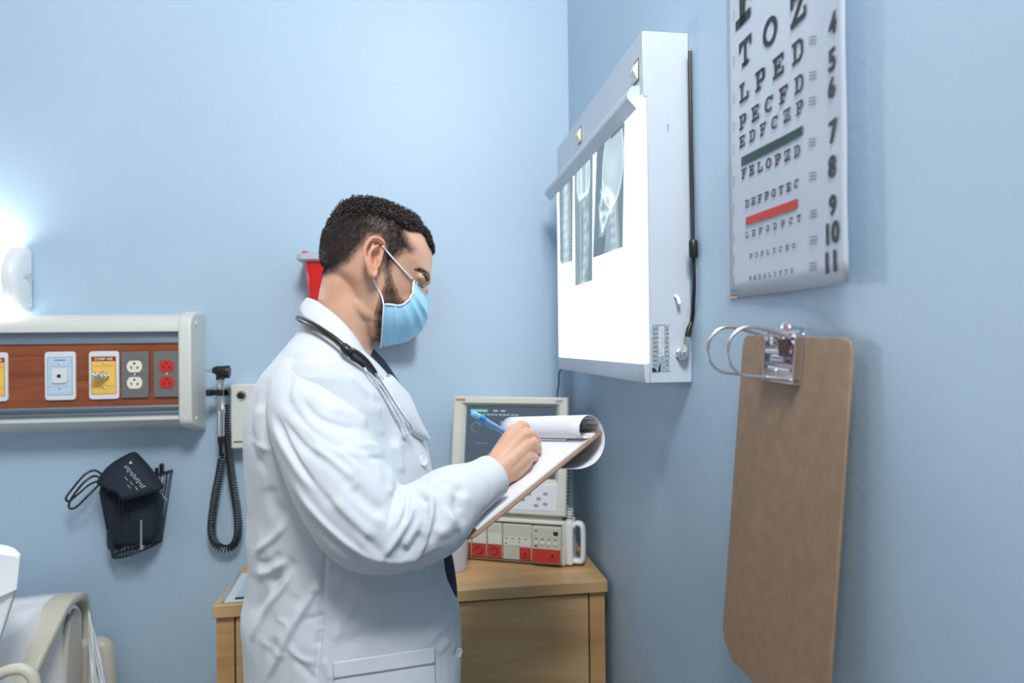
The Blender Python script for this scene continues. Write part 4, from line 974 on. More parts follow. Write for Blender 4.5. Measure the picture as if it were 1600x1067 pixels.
sl = remesh(sleeve(RS), .0021, 14, .6)
S_F = [
 (z1((300, 620), (400, 790), (540, 900), (640, 1000)), 12, -4, 1.1), (z1((520, 640), (620, 680), (720, 760)), 11, 4, 1.1),
 (z1((420, 840), (560, 960), (640, 1040)), 11, 4, 1.1), (z2((520, 120), (640, 250), (740, 340)), 12, 4.5, 1.1), (z2((620, 60), (720, 160), (790, 200)), 12, -4, 1.1), (z2((1100, 0), (1060, 40), (1000, 60)), 9, 3, 1.1), (z2((850, 380), (920, 400), (980, 300)), 9, -5, 1.1),
 (z2((1040, 300), (1100, 280), (1130, 200)), 9, 4, 1.1), (z2((1180, 60), (1150, 130), (1160, 200)), 8, -3.5, 1.1),
 (z1((380, 400), (470, 400), (560, 430), (650, 520), (720, 620), (770, 720), (800, 810)), 5, 2.5, 1),
 (z1((370, 600), (450, 700), (560, 745), (680, 770)), 6, -3.2, 1), (z1((400, 560), (500, 650), (620, 690), (740, 740)), 6, 2.5, 1),
 (z1((260, 700), (380, 850), (520, 950), (640, 1060)), 6, -3.2, 1), (z1((290, 660), (420, 800), (560, 890), (700, 1000)), 7, 3, 1),
 (z1((215, 700), (260, 820), (350, 970), (440, 1090)), 4.5, 3.2, 1), (z1((240, 700), (300, 840), (390, 990), (460, 1080)), 4.5, -3.2, 1),
 (z1((640, 850), (740, 850), (830, 910), (880, 1000)), 5, 3, 1), (z1((700, 920), (790, 920), (850, 990)), 5, -3, 1), (z1((560, 880), (680, 900), (760, 960), (800, 1060)), 6, 2.2, 1),
 (z1((330, 480), (300, 580), (320, 660)), 7, -2, 1), (z1((520, 520), (600, 560), (690, 680)), 7, -2, 1),
 (z2((330, 60), (430, 190), (560, 320), (690, 410), (790, 445)), 4.5, 3.8, 1), (z2((300, 70), (390, 200), (520, 330), (640, 420), (740, 480)), 4.5, -3.5, 1), (z2((440, 60), (560, 200), (700, 330), (780, 400)), 6, -2.5, 1), (z2((560, 60), (680, 180), (800, 260)), 8, 2.5, 1),
 (z2((860, 10), (850, 100), (820, 200), (810, 280)), 4, -2.2, 1), (z2((880, 40), (890, 120), (870, 210), (830, 290)), 4, 3.5, 1), (z2((800, 60), (840, 100), (870, 50)), 4, 1.5, 1),
 (z2((920, 130), (920, 220), (860, 330), (770, 440)), 4.5, 4.2, 1), (z2((905, 100), (905, 200), (880, 260)), 3.5, -4, 1), (z2((960, 170), (940, 250), (880, 350), (850, 420)), 5, -3.5, 1),
 (z2((930, 75), (980, 80), (1025, 120), (1030, 200), (1000, 330), (960, 420), (925, 490)), 4, 4.8, 1), (z2((1000, 150), (1000, 240), (960, 340), (920, 420)), 4, -4, 1), (z2((960, 110), (1010, 150)), 3, -3.5, 1),
 (z2((1060, 130), (1060, 230), (1020, 360)), 5, -3.5, 1), (z2((1100, 170), (1130, 220), (1170, 290)), 4.5, 3.2, 1), (z2((1150, 110), (1180, 200), (1200, 260)), 5, -2.5, 1), (z2((1080, 60), (1140, 110), (1230, 130)), 8, 2, 1),
 (z2((640, 300), (720, 400), (830, 450), (930, 440)), 6, 2.5, 1), (z2((800, 460), (900, 470), (1000, 430), (1080, 380)), 5, -2, 1),
 ([(744, 716), (756, 726), (765, 745), (768, 768), (762, 785)], 2.0, -.8, 1),
]
folds(sl, S_F, .0010, 13)
sl.materials.append(m_coat); link_mesh(sl, 'sleeve', coat_o, 180, fix=False)
# left sleeve (far side)
LSp = [mir(at(468, 582, 1.0)), mir(at(466, 590, .965)), mir(at(476, 622, .93)), mir(at(490, 665, .92))+_v(.01, 0, 0), _v(-.185, 1.285, 1.19), _v(-.150, 1.290, 1.135), _v(-0.095, 1.2112, 1.116), _v(-0.0475, 1.1894, 1.1046), _v(-0.0076, 1.1704, 1.1065)]
sm = remesh(sleeve3(LSp, [.036, .049, .055, .058, .058, .057, .052, .045, .036]), .0045, 3); folds(sm, [], .003, 16)
sm.materials.append(m_coat); link_mesh(sm, 'sleeve', coat_o, 180, fix=False)
cb_v = mbvh(coat, OFF['lab_coat'])
def oncoat(px, py, e=.0015, bv=None):
    d = nrm(ray(px, py)); h = (bv or cb_v).ray_cast(Vector(CC), Vector(d))
    if h[0] is None: return at(px, py, .95)
    return np.array(h[0])+np.array(h[1])*e*(1 if np.array(h[1])@d < 0 else -1)
# pocket with a hem band
def patch(quad, nu, nv, e, name, m, parent, thick=.0012):
    q = [_v(*p, 0) for p in quad]; G = []
    for i in range(nu+1):
        u = i/nu; row = []
        for j in range(nv+1):
            v = j/nv; p = (q[0]*(1-u)+q[1]*u)*(1-v)+(q[3]*(1-u)+q[2]*u)*v; row.append(oncoat(p[0], p[1], e))
        G.append(row)
    return MB().grid(G).build(name, m, parent, smooth=180, solid=thick, fix=False)
pk_ = patch([(521, 1034), (678, 1011), (680, 1090), (523, 1110)], 44, 24, .0022, 'pocket', m_coat, coat_o)
patch([(521, 1033), (678, 1010), (677, 1036), (521, 1059)], 44, 8, .0036, 'pocket_hem', m_coat, pk_)
for (bx_, by_) in ((661, 720), (715.5, 1019)):
    p = oncoat(bx_-1.5, by_, .0015); n = nrm(np.array(cb_v.ray_cast(Vector(CC), Vector(nrm(ray(bx_-1.5, by_))))[1])+_v(.0, -.6, 0))
    MB().lathe([(.0078, 0), (.0082, .0012), (.0076, .0024), (.0050, .0020), (.0046, .0014)], p, n, 22).build('button', mat('pearl_button', srgb(226, 232, 240), .25), coat_o, smooth=40)

# ---- collar and lapels (near side outlines, mirrored to the far side)
def cstrip(top, bot, name, m, thick=.0028, nu=40, nv=7, bulge=.003, both=True):
    A_ = catmull([at(*p) for p in top], 10); B_ = catmull([at(*p) for p in bot], 10)
    def rs(P, n):
        P = np.array(P); L_ = np.concatenate([[0], np.cumsum(np.linalg.norm(np.diff(P, axis=0), axis=1))]); s = np.linspace(0, L_[-1], n); return np.stack([np.interp(s, L_, P[:, k]) for k in range(3)], 1)
    A_ = rs(A_, nu); B_ = rs(B_, nu); G = []
    for i in range(nu):
        row = []
        for j in range(nv):
            v = j/(nv-1); p = A_[i]*(1-v)+B_[i]*v; ctr = tc0+TF*((p-tc0)@TF)*.2; out = nrm(_v(*(p-ctr)[:2], 0)); row.append(p+out*bulge*math.sin(math.pi*v))
        G.append(row)
    if both:
        Gm = [[mir(p) for p in row] for row in G]; G = Gm[::-1]+G[1:] if np.linalg.norm(G[0][0]-Gm[0][0]) < .03 else None or Gm[::-1]+G
    return MB().grid(G).build(name, m, coat_o, smooth=180, solid=thick, fix=False)
cn = mir(at(489, 467, 1.05)); 
cstrip([(480, 466, 1.066), (486, 467, 1.040), (497, 472, 1.010), (513, 484, .985), (530, 498, .975), (548, 517, .972), (561, 535, .978), (570, 550, .99), (586, 565, 1.01), (603, 583, 1.03)],
       [(469, 486, 1.062), (469.5, 488, 1.035), (475, 496, .992), (491, 506, .965), (510, 518, .948), (530, 532, .94), (550, 547, .938), (570, 564, .942), (590, 584, .952), (604, 600, .965)], 'collar', m_coat)
def lapel(side):
    top = [(604, 585, 1.036), (612, 588, 1.035), (626, 603, 1.035), (638, 616, 1.04), (645, 632, 1.04), (650, 650, 1.04), (656, 668, 1.04), (661, 684, 1.035)]
    bot = [(592, 592, .956), (594, 602, .95), (602, 620, .95), (612, 640, .955), (624, 658, .965), (638, 674, .985), (650, 682, 1.005), (659, 688, 1.025)]
    A_ = np.array(catmull([at(*p) for p in top], 6)); B_ = np.array(catmull([at(*p) for p in bot], 6)); G = []
    for a, b in zip(A_, B_):
        row = [a*(1-v)+b*v+_v(.012*math.sin(math.pi*v), -.006*math.sin(math.pi*v), 0) for v in np.linspace(0, 1, 8)]
        if side < 0: row = [mir(p)-TF*.014 for p in row]
        G.append(row)
    return MB().grid(G).build('lapel', m_coat, coat_o, smooth=180, solid=.0028, fix=False)
lapel(1); lapel(-1)
# ---- shirt and trousers
mb = MB(); mb.loft([trow(*r) for r in ((524, 500, 566, .052), (533, 500, 574, .055), (542, 490, 581, .062), (552, 480, 590, .066), (566, 470, 602, .07), (586, 470, 615, .075), (604, 470, 626, .07), (640, 470, 640, .06), (700, 480, 650, .08), (780, 480, 680, .09), (840, 480, 697, .10), (862, 480, 704, .105), (885, 480, 710, .11), (905, 480, 713, .11), (930, 480, 716, .11), (950, 480, 716, .11), (980, 480, 712, .11))])
sh = remesh(mb, .005, 3); sh.materials.append(m_shirt); link_mesh(sh, 'shirt', person, 180, fix=False)
mb = MB(); mb.tube([at(706, 855, 1.07)+_v(.003, 0, 0), at(711, 900, 1.07)+_v(.003, 0, 0), at(713, 940, 1.07)], .008, 12, flat=1)
hips = at(555, 1000, ZC); 
mb = MB()
for s_y in (-1, 1):
    hx, hy = tc0[0]+.03, tc0[1]
    P_ = [_v(hx, hy, .98)+TLf*s_y*.07, _v(hx, hy, .86)+TLf*s_y*.09, _v(hx+.005, hy, .50)+TLf*s_y*.10, _v(hx-.01, hy, .08)+TLf*s_y*.11]
    mb.tube(catmull(P_, 6), list(np.interp(np.linspace(0, 1, 19), [0, .3, .65, 1], [.115, .10, .075, .062])), 24)
tr = remesh(mb, .007, 3); tr.materials.append(m_trous); link_mesh(tr, 'trousers', person, 180, fix=False)
for s_y in (-1, 1):
    b0 = _v(tc0[0]+.02, tc0[1], 0)+TLf*s_y*.11; mb = MB()
    rg = []
    for x, w, z0, z1_ in ((-.09, .030, 0, .06), (-.07, .038, 0, .085), (0, .040, 0, .09), (.07, .047, 0, .065), (.13, .045, 0, .05), (.165, .025, .0, .035)):
        rg.append([b0+TF*x+TLf*a+Z_*(b+(z1_+z0)/2) for a, b in rrect(w*2, z1_-z0, min(w, (z1_-z0)/2)*.6, 4)])
    mb.loft(rg).build('shoe', mat('black_leather', (.01, .01, .01), .3), person, smooth=60)

# ---- head
HA = math.radians(4); HP = math.radians(27)
Fh = _v(math.cos(HA), math.sin(HA), 0); Lh = _v(-math.sin(HA), math.cos(HA), 0)
hf = math.cos(HP)*Fh-math.sin(HP)*Z_; hu = math.sin(HP)*Fh+math.cos(HP)*Z_
OH = at(582, 403, .985)+Lh*.074
def H(f, l, u): return OH+hf*f+Lh*l+hu*u
def med(px, py, lat=0):      # pixel -> (f,u) on the plane at lateral offset lat
    d = ray(px, py); k = ((OH+Lh*lat-CC)@Lh)/(d@Lh); p = CC+d*k-OH; return p@hf, p@hu
def hmir(p): p = np.asarray(p, float); return p-2*((p-OH)@Lh)*Lh
back_px = [(578, 320), (556, 319), (541, 323), (528, 336), (517, 350), (506, 368), (501, 388), (501, 408), (503, 428), (508, 446)]
front_px = [(590, 319), (604, 322), (620, 328), (637, 338), (652, 349), (663, 361), (670, 375), (674.5, 392), (675.5, 408), (675, 421), (673, 433), (668, 443), (664, 450), (663, 462), (661, 480), (655, 495), (646, 506), (633, 516), (616, 522)]
bk = np.array([med(*p) for p in back_px]); ft = np.array([med(*p) for p in front_px])
bk = bk[np.argsort(bk[:, 1])]; ft = ft[np.argsort(ft[:, 1])]
utop = max(bk[:, 1].max(), ft[:, 1].max()); print('head', utop, bk[:, 0].min(), ft[:, 0].max(), ft[0])
us = [-.104, -.100, -.092, -.08, -.066, -.05, -.034, -.018, -.004, .012, .028, .044, .058, .07, .080]
wd = [.022, .034, .043, .050, .056, .0605, .064, .067, .070, .0735, .0755, .0755, .072, .064, .052]
bkx = {-.104: .030, -.100: .022, -.092: .010, -.08: -.005, -.066: -.020, -.05: -.040}
rings = []
def hring(f0, f1, w, u, n=44, ex=2.15):
    c = (f0+f1)/2; a = (f1-f0)/2; o = []
    for q in np.linspace(0, 2*math.pi, n, endpoint=False):
        cq, sq_ = math.cos(q), math.sin(q)
        lw = w*(1-.10*max(0, cq)**2*(1 if u > -.02 else 1.3)); o.append(H(c+a*np.sign(cq)*abs(cq)**(2/ex), lw*np.sign(sq_)*abs(sq_)**(2/ex), u))
    return o
for u, w in zip(us, wd):
    f1 = np.interp(u, ft[:, 1], ft[:, 0]); f0 = bkx.get(u, np.interp(u, bk[:, 1], bk[:, 0])); rings.append(hring(f0, f1, w, u))
for k, (sc, du_) in enumerate(((.72, .0065), (.45, .0105), (.15, .0125))):
    f1 = np.interp(.08, ft[:, 1], ft[:, 0]); f0 = np.interp(.08, bk[:, 1], bk[:, 0]); c = (f0+f1)/2
    rings.append(hring(c-(c-f0)*sc, c+(f1-c)*sc, .052*sc, .080+du_))
mb = MB(); mb.loft(rings)
hb = lambda f, l, u, r, ax=True: mb.ell(H(f, l, u), r, 20, 14, axes=np.stack([hf, Lh, hu]))
fb_ = np.interp(-.03, ft[:, 1], ft[:, 0])
hb(fb_-.007, 0, -.028, (.013, .010, .014)); hb(fb_-.009, 0, -.012, (.009, .008, .018))          # nose
fE, uE = med(656.5, 440, -.037); fE -= .0095
print('eye', fE, uE)
for s_y in (-1, 1):
    hb(.080, s_y*.030, .012, (.016, .022, .009)); hb(.062, s_y*.040, -.032, (.022, .0125, .018)); hb(fE, s_y*.033, uE+.0035, (.0108, .0135, .0090))  # brow, cheekbone, lid
    hb(.03, s_y*.044, -.070, (.035, .010, .016))
hb(.078, 0, -.058, (.010, .022, .010)); fj, uj = med(600, 526); hb(fj-.004, 0, uj, (.014, .022, .012))
# neck
def nrow(py, l, r, b, zc, lat=0):
    c = at((l+r)/2, py, zc); h = (r-l)/2*zc/FPX
    return [c+Fh*h*math.cos(q)+Lh*b*math.sin(q) for q in np.linspace(0, 2*math.pi, 36, endpoint=False)]
zn = 1.058
mb.loft([nrow(405, 520, 590, .045, zn), nrow(425, 508, 596, .054, zn), nrow(450, 502, 599, .057, zn), (nrow(475, 497, 598, .059, zn)), nrow(500, 490, 592, .062, zn), nrow(525, 482, 586, .066, zn), nrow(545, 474, 582, .074, zn), nrow(570, 466, 580, .085, zn)])
head = remesh(mb, .0022, 6, .6)
# ---- ear (both sides), remeshed finely
def earmb(side):
    m_ = MB()
    def E_(px, py, e): p = at(px, py, .985-e*.001); 
    def EP(px, py, e):
        p = at(px, py, .985); d = p-OH; lat = d@Lh; p = p-Lh*lat-Lh*(.0765+e*.001); return p if side < 0 else hmir(p)
    out = [(598, 388, 1), (597, 380, 5), (592, 374, 8), (585, 371.5, 10), (578, 374, 12), (572, 381, 13.5), (568.5, 391, 14), (567.5, 402, 13), (570, 413, 11), (574, 422, 8), (579, 429.5, 6), (584, 432, 4), (587, 427, 3), (588, 419, 1)]
    m_.tube(catmull([EP(a+(2 if i < 10 else 0), b+(1.5 if 1 < i < 6 else -.5), e) for i, (a, b, e) in enumerate(out)], 6), [.0022, .0028, .0030, .0030, .0030, .0028, .0028, .0030, .0032, .0038, .0042, .0042, .0035, .002], 12)
    # plate behind (slightly dished)
    op = [EP(a, b, e-5) for a, b, e in out]; cc_ = EP(585, 403, -3.5); c3 = EP(584, 402, -8)
    n = len(op); V = op+[cc_]+[p*.75+c3*.25-(-Lh if side < 0 else Lh)*.004 for p in op]+[c3]
    F_ = [(i, (i+1) % n, n) for i in range(n)]+[(n+1+(i+1) % n, n+1+i, 2*n+1) for i in range(n)]+[(i, n+1+i, n+1+(i+1) % n, (i+1) % n) for i in range(n)]
    m_.add(V, F_)
    m_.tube(catmull([EP(*p) for p in ((592, 384, 5), (585, 388, 7), (578.5, 395, 8), (576.5, 404, 8), (578.5, 413, 7), (583, 419, 5), (588, 420, 3))], 5), [.0016, .0024, .0028, .0028, .0026, .0024, .0018], 10)
    m_.tube(catmull([EP(*p) for p in ((584, 378, 6), (582, 385, 7), (579.5, 393, 8))], 4), [.0014, .002, .0024], 8)
    m_.tube(catmull([EP(*p) for p in ((598, 386, 0), (596, 396, 0), (594, 405, 0), (590, 418, 0))], 4), .0036, 10)
    m_.ell(EP(592.5, 406, 1.0), (.0036, .0030, .0055), 14, 10); m_.ell(EP(582, 426, 3), (.0058, .0036, .0075), 14, 10)
    m_.ell(EP(576, 404, -4), (.007, .010, .018), 16, 12)
    return m_
ears = [remesh(earmb(-1), .00115, 5, .5), remesh(earmb(1), .0014, 5, .5)]

# ---- right hand
BA, BB, BC = at(736, 842, .891), at(946, 671, 1.0735), at(819, 672, 1.233)
bl = nrm(BB-BA); bs = BC-BB; bs = nrm(bs-bl*(bs@bl)); bn = nrm(np.cross(bl, bs)); bn = bn if bn[2] > 0 else -bn
def bplane(px, py, h=0):
    d = ray(px, py); k = ((BA+bn*h-CC)@bn)/(d@bn); return CC+d*k
def bz(px, py, h=0): return (bplane(px, py, h)-CC)@FW
print('board depth at', [(p, round(bz(*p), 3)) for p in ((790, 762), (823, 735), (838, 715), (828, 699), (845, 690), (760, 800))])
def chain(m_, pts, rad, seg=16, n=5, flat=1.0):
    P = catmull(pts, n); R_ = [r[0] for r in catmull([_v(r, 0, 0) for r in rad], n)]
    P = [P[0]-nrm(P[1]-P[0])*R_[0]*.5]+P+[P[-1]+nrm(P[-1]-P[-2])*R_[-1]*.55, P[-1]+nrm(P[-1]-P[-2])*R_[-1]*.85]; R_ = [R_[0]*.7]+R_+[R_[-1]*.78, R_[-1]*.4]
    m_.tube(P, R_, seg, flat=flat)
hm = MB()
zw = 1.005
W0 = at(720, 778, 0.9500); W1 = at(768, 745, zw-.01); W2 = at(782, 731, zw)
hm.tube(catmull([at(690, 800, 0.9350), W0, at(752, 757, 0.9850), W1, W2, at(792, 718, zw+.008)], 5), [.034, .032, .0285, .0262, .0255, .020], 24)
MCP = [at(803, 674, 1.0380), at(814, 683, 1.0260), at(822, 697, 1.0200), at(822, 713, 1.0170)]
PIP = [at(817, 666, 1.0580), at(827, 679, 1.0480), at(833, 693, 1.0420), at(829, 712, 1.0340)]
DIP = [at(826, 680, 1.0820), at(838, 690, 1.0760), at(839, 702, 1.0700), at(835, 716, 1.0600)]
TIP = [at(826, 694, 1.0880), at(830, 699, 1.0860), at(831, 708, 1.0780), at(826, 718, 1.0670)]
RB = [(.0110, .0096, .0086, .0078), (.0112, .0100, .0088, .0080), (.0110, .0098, .0086, .0078), (.0102, .0088, .0076, .0070)]
for k in range(4):
    # metacarpal
    s0 = W2+(MCP[k]-W2)*.05+at(0, 0, 0)*0
    a_ = at([777, 774, 772, 772][k], [722, 732, 741, 748][k], [1.005, .995, .988, .990][k])
    chain(hm, [a_, a_*.5+MCP[k]*.5, MCP[k]], (.0172, .0152, .0116))
    chain(hm, [MCP[k], MCP[k]*.5+PIP[k]*.5, PIP[k], DIP[k], TIP[k]], (RB[k][0], (RB[k][0]+RB[k][1])/2-.0004, RB[k][1], RB[k][2], RB[k][3]))
for a, b in ((0, 1), (1, 2), (2, 3)): # palm fill
    hm.ell((MCP[a]+MCP[b])/2*.55+W2*.45, .0165, 14, 10); hm.ell((MCP[a]+MCP[b])/2*.8+W2*.2, .0125, 14, 10)
chain(hm, [at(784, 741, 1.0050), at(800, 737, 1.0100), at(814, 728, 1.0160), at(824, 719, 1.0200)], (.0175, .0150, .0125, .0105))
chain(hm, [at(788, 712, 1.0300), at(797, 697, 1.0550), at(808, 692, 1.0780), at(820, 693, 1.1000)], (.0145, .0125, .0105, .0095))
hand = remesh(hm, .0014, 5, .5)
# left hand, under the far half of the board
hm2 = MB(); lw = _v(-.019, 1.174, 1.078)
hm2.tube(catmull([_v(-.086, 1.206, 1.088), lw, _v(.014, 1.161, 1.092)], 5), [.032, .027, .026], 20)
gr = [bplane(0, 0)*0]
def bp3(a, s, h): return BA+bl*a+bs*s+bn*h
for k in range(4):
    m0 = bp3(.109+.018*k, .166, -.027); chain(hm2, [_v(.0095, 1.164, 1.088), m0], (.014, .0115)); chain(hm2, [m0, bp3(.120+.019*k, .145, -.018), bp3(.123+.018*k, .115, -.0135), bp3(.125+.017*k, .095, -.0125)], (.0105, .0095, .0088, .0080))
chain(hm2, [_v(.0095, 1.168, 1.095), bp3(.080, .195, -.022), bp3(.095, .205, -.016), bp3(.110, .205, -.014)], (.013, .0115, .0105, .0095))
hand2 = remesh(hm2, .0022, 4, .5)
# hidden core under the clothes
mb = MB(); core = [trow(a, l+26, r-26, max(.03, b-.035)) for a, l, r, b in rows_t[3:20]]; mb.loft(core)
mb.tube([at(466, 600, .99), at(530, 740, .92), at(590, 830, .90)], .028, 14); mb.tube([at(590, 830, .90), at(660, 810, .915), at(720, 778, .93)], .026, 14)
mb.tube([LSp[1], LSp[3], LSp[5]], .034, 14); mb.tube([LSp[5], LSp[7], lw], .030, 14)
for s_y in (-1, 1): mb.tube([_v(tc0[0]+.03, tc0[1], .9)+TLf*s_y*.085, _v(tc0[0]+.03, tc0[1], .5)+TLf*s_y*.10, _v(tc0[0]+.01, tc0[1], .05)+TLf*s_y*.11], .045, 14)
core = remesh(mb, .009, 2)

# ---- join into one body mesh, paint skin attribute (stubble / scalp density are what the skin carries)
SK = np.array(srgb(214, 172, 146)[:3]); SKd = np.array(srgb(198, 152, 126)[:3]); HAIR = np.array(srgb(46, 38, 35)[:3])
def inpoly(P, poly):
    x, y = P[:, 0], P[:, 1]; ins = np.zeros(len(P), bool); n = len(poly)
    for i in range(n):
        x1, y1 = poly[i]; x2, y2 = poly[(i+1) % n]
        c = ((y1 > y) != (y2 > y)) & (x < (x2-x1)*(y-y1)/((y2-y1)+1e-12)+x1); ins ^= c
    return ins
def polydist(P, poly):      # signed distance in px, positive inside
    d, _, _ = seg_dist(P, list(poly)+[poly[0]]); return np.where(inpoly(P, poly), d, -d)
scalp = [(640, 300), (700, 330), (700, 400), (683, 404), (672, 382), (663, 364), (652, 357), (642, 358), (637, 364), (641, 375), (650, 390), (645, 396), (634, 395), (622, 402), (614, 414), (611, 425), (598, 425), (594, 400), (598, 388), (590, 372), (578, 372), (568, 386), (560, 392), (548, 408), (537, 417), (524, 424), (512, 430), (497, 436), (480, 420), (480, 330), (540, 290)]
beard = [(598, 418), (611, 418), (617, 440), (626, 462), (640, 478), (660, 490), (660, 545), (590, 550), (583, 525), (584, 490), (592, 462), (600, 440)]
tophair = [(506, 356), (516, 352), (530, 342), (548, 333), (575, 330), (600, 333), (618, 340), (632, 351), (642, 357), (655, 358), (668, 372), (679, 402), (690, 404), (700, 330), (600, 280), (520, 290), (490, 330)]
def near(V): # mirrored so that both sides share the near-side outlines
    lat = (V-OH)@Lh; W = V.copy(); m = lat > 0; W[m] = V[m]-2*lat[m][:, None]*Lh; return projv(W)
def joinm(meshes):
    b = MB(); cols = []
    for me in meshes: b.add(getV(me), [tuple(p.vertices) for p in me.polygons])
    return b
bodies = [head]+ears+[hand, hand2, core]
jb = joinm(bodies); me = jb.mesh('body')
V = getV(me); P = near(V); nh = len(head.vertices); 
lat_h = np.abs((V-OH)@Lh)
dens = np.zeros(len(V)); hd_ = slice(0, nh)
ds = polydist(P[hd_], scalp); db = polydist(P[hd_], beard)
u_h = (V[hd_]-OH)@hu; f_h = (V[hd_]-OH)@hf
nzv = np.array([mnoise.noise(Vector(v*260)) for v in V[hd_]]); nzv2 = np.array([mnoise.noise(Vector(v*90)) for v in V[hd_]])
sc_ = np.clip(ds/15+.30, 0, 1)*(ds > -6); sc_ = np.where(u_h < -.10, 0, sc_)
be_ = np.clip(db/8, 0, 1)*np.clip(.86+.3*nzv2, 0, 1)*.93
dn_ = np.clip(np.maximum(sc_*.955, be_)*(1+.18*nzv), 0, 1)
Pn = projv(V[hd_])
base = np.tile(SK, (len(V), 1))
nz3 = np.array([mnoise.noise(Vector(v*30)) for v in V]); base = base+(SKd-SK)*np.clip(.35+.9*nz3, 0, 1)[:, None]
ear_sl = slice(nh, nh+len(ears[0].vertices)+len(ears[1].vertices)); base[ear_sl] = base[ear_sl]*_v(1.05, .90, .86)
base[hd_] = base[hd_]*(1-dn_[:, None])+HAIR*dn_[:, None]
ca = me.color_attributes.new('skin', 'FLOAT_COLOR', 'POINT'); c4 = np.ones((len(V), 4)); c4[:, :3] = np.clip(base, 0, 1); ca.data.foreach_set('color', c4.ravel())
m_skin = mat('skin', srgb(214, 160, 130), .48, bump=.25, bscale=900, sss=.06, attr='skin', bdist=.0006, spec=.35)
me.materials.append(m_skin); link_mesh(me, 'body', person, 180, fix=False)
head_bv = mbvh(head)
def onhead(px, py, e=0, far=False):
    d = nrm(ray(px, py)); h = head_bv.ray_cast(Vector(CC), Vector(d))
    if h[0] is None: return None, None
    p, n = np.array(h[0]), np.array(h[1])
    if n@d > 0: n = -n
    p = p+n*e
    if far: n = n-2*(n@Lh)*Lh; p = hmir(p)
    return p, n
# ---- hair
m_hair = mat('dark_hair', srgb(44, 36, 33), .40, spec=.5)
hv = V[hd_]; hn = getN(head); 
hp_poly = np.array([tuple(p.vertices)[:3] for p in head.polygons]); 
ctr = hv[hp_poly].mean(1); cn_ = hn[hp_poly].mean(1); Pc = near(ctr)
dsc = polydist(Pc, scalp); dtp = polydist(Pc, tophair); uc = (ctr-OH)@hu; fc_ = (ctr-OH)@hf
hm_ = MB()
VV = []; FF = []
def strand(p, dirs, r0, k=3):
    """dirs: list of points; 3-sided tapering tube"""
    pts = dirs; n = len(pts); base_i = len(VV)
    for i, q in enumerate(pts):
        t_ = nrm(pts[min(i+1, n-1)]-pts[max(i-1, 0)]); a = nrm(np.cross(t_, (.3, .5, .8))); b = np.cross(t_, a); r = r0*(1-.75*i/(n-1))
        for j in range(3): VV.append(q+r*(math.cos(2.094*j)*a+math.sin(2.094*j)*b))
    for i in range(n-1):
        for j in range(3): j2 = (j+1) % 3; FF.append((base_i+i*3+j, base_i+i*3+j2, base_i+i*3+3+j2, base_i+i*3+3+j))
sel = np.where((dsc > 2) & (uc > -.09))[0]
grain = rng.choice(sel, 21000)
for i in grain:
    dd = dsc[i]; tp = dtp[i] > -2
    if tp: continue
    if rng.random() > min(1, (dd+2)/12): continue
    p = ctr[i]+rng.normal(0, .0008, 3); n = cn_[i]; fall = nrm(-hu*.9-hf*.25+rng.normal(0, .25, 3)); ln = .0018+.0016*min(1, dd/30)+.0032*max(0, min(1, (dtp[i]+26)/22))
    t_ = nrm(fall-n*(fall@n)); q0 = p; q1 = p+n*ln*.5+t_*ln*.4; q2 = p+n*ln*.85+t_*ln*.9
    strand(p, [q0, q1, q2], .00022+.00008*rng.random())
tsel = np.where((dtp > -3) & (dsc > -2) & (uc > .0))[0]
tops = rng.choice(tsel, 5200)
for i in tops:
    p = ctr[i]; n = cn_[i]; dd = max(0, dtp[i]); L0 = .004+.009*min(1, dd/14)
    fwd = max(0, min(1, (fc_[i]+.02)/.09)); L0 += .006*fwd
    fall = nrm(hf*(.6+.5*fwd)-hu*.35*fwd+rng.normal(0, .7, 3)); t_ = nrm(fall-n*(fall@n)); b = np.cross(n, t_); ph = rng.random()*6.28; cr_ = .0034+.0022*rng.random(); turns = 1.4+1.1*rng.random()
    pts = []
    for k in range(13):
        s = k/12; a = ph+s*turns*2*math.pi
        pts.append(p+n*(L0*.85*s*(1-.3*s))+t_*(L0*.32*s*s)+cr_*min(1, s*2.5)*(math.cos(a)*t_+math.sin(a)*b))
    strand(p, pts, .00080)
big = rng.choice(tsel, 1500)
for i in big:
    p = ctr[i]; n = cn_[i]; dd = max(0, dtp[i]); fwd = max(0, min(1, (fc_[i]+.02)/.09)); L0 = (.004+.010*min(1, dd/14))*(1+.35*fwd)
    fall = nrm(hf*.5-hu*.3*fwd+rng.normal(0, .9, 3)); t_ = nrm(fall-n*(fall@n)); b = nrm(np.cross(n, t_)+rng.normal(0, .3, 3)); ph = rng.random()*6.28; cr_ = .0022+.0024*rng.random(); turns = .9+.9*rng.random(); pts = []
    for k in range(14):
        s = k/13; a = ph+s*turns*2*math.pi; pts.append(p+n*(L0*(.25+.55*s))+t_*(.006*s)+cr_*(math.cos(a)*n*.8+math.sin(a)*b))
    strand(p, pts, .00115)
hm_.add(np.array(VV), FF)
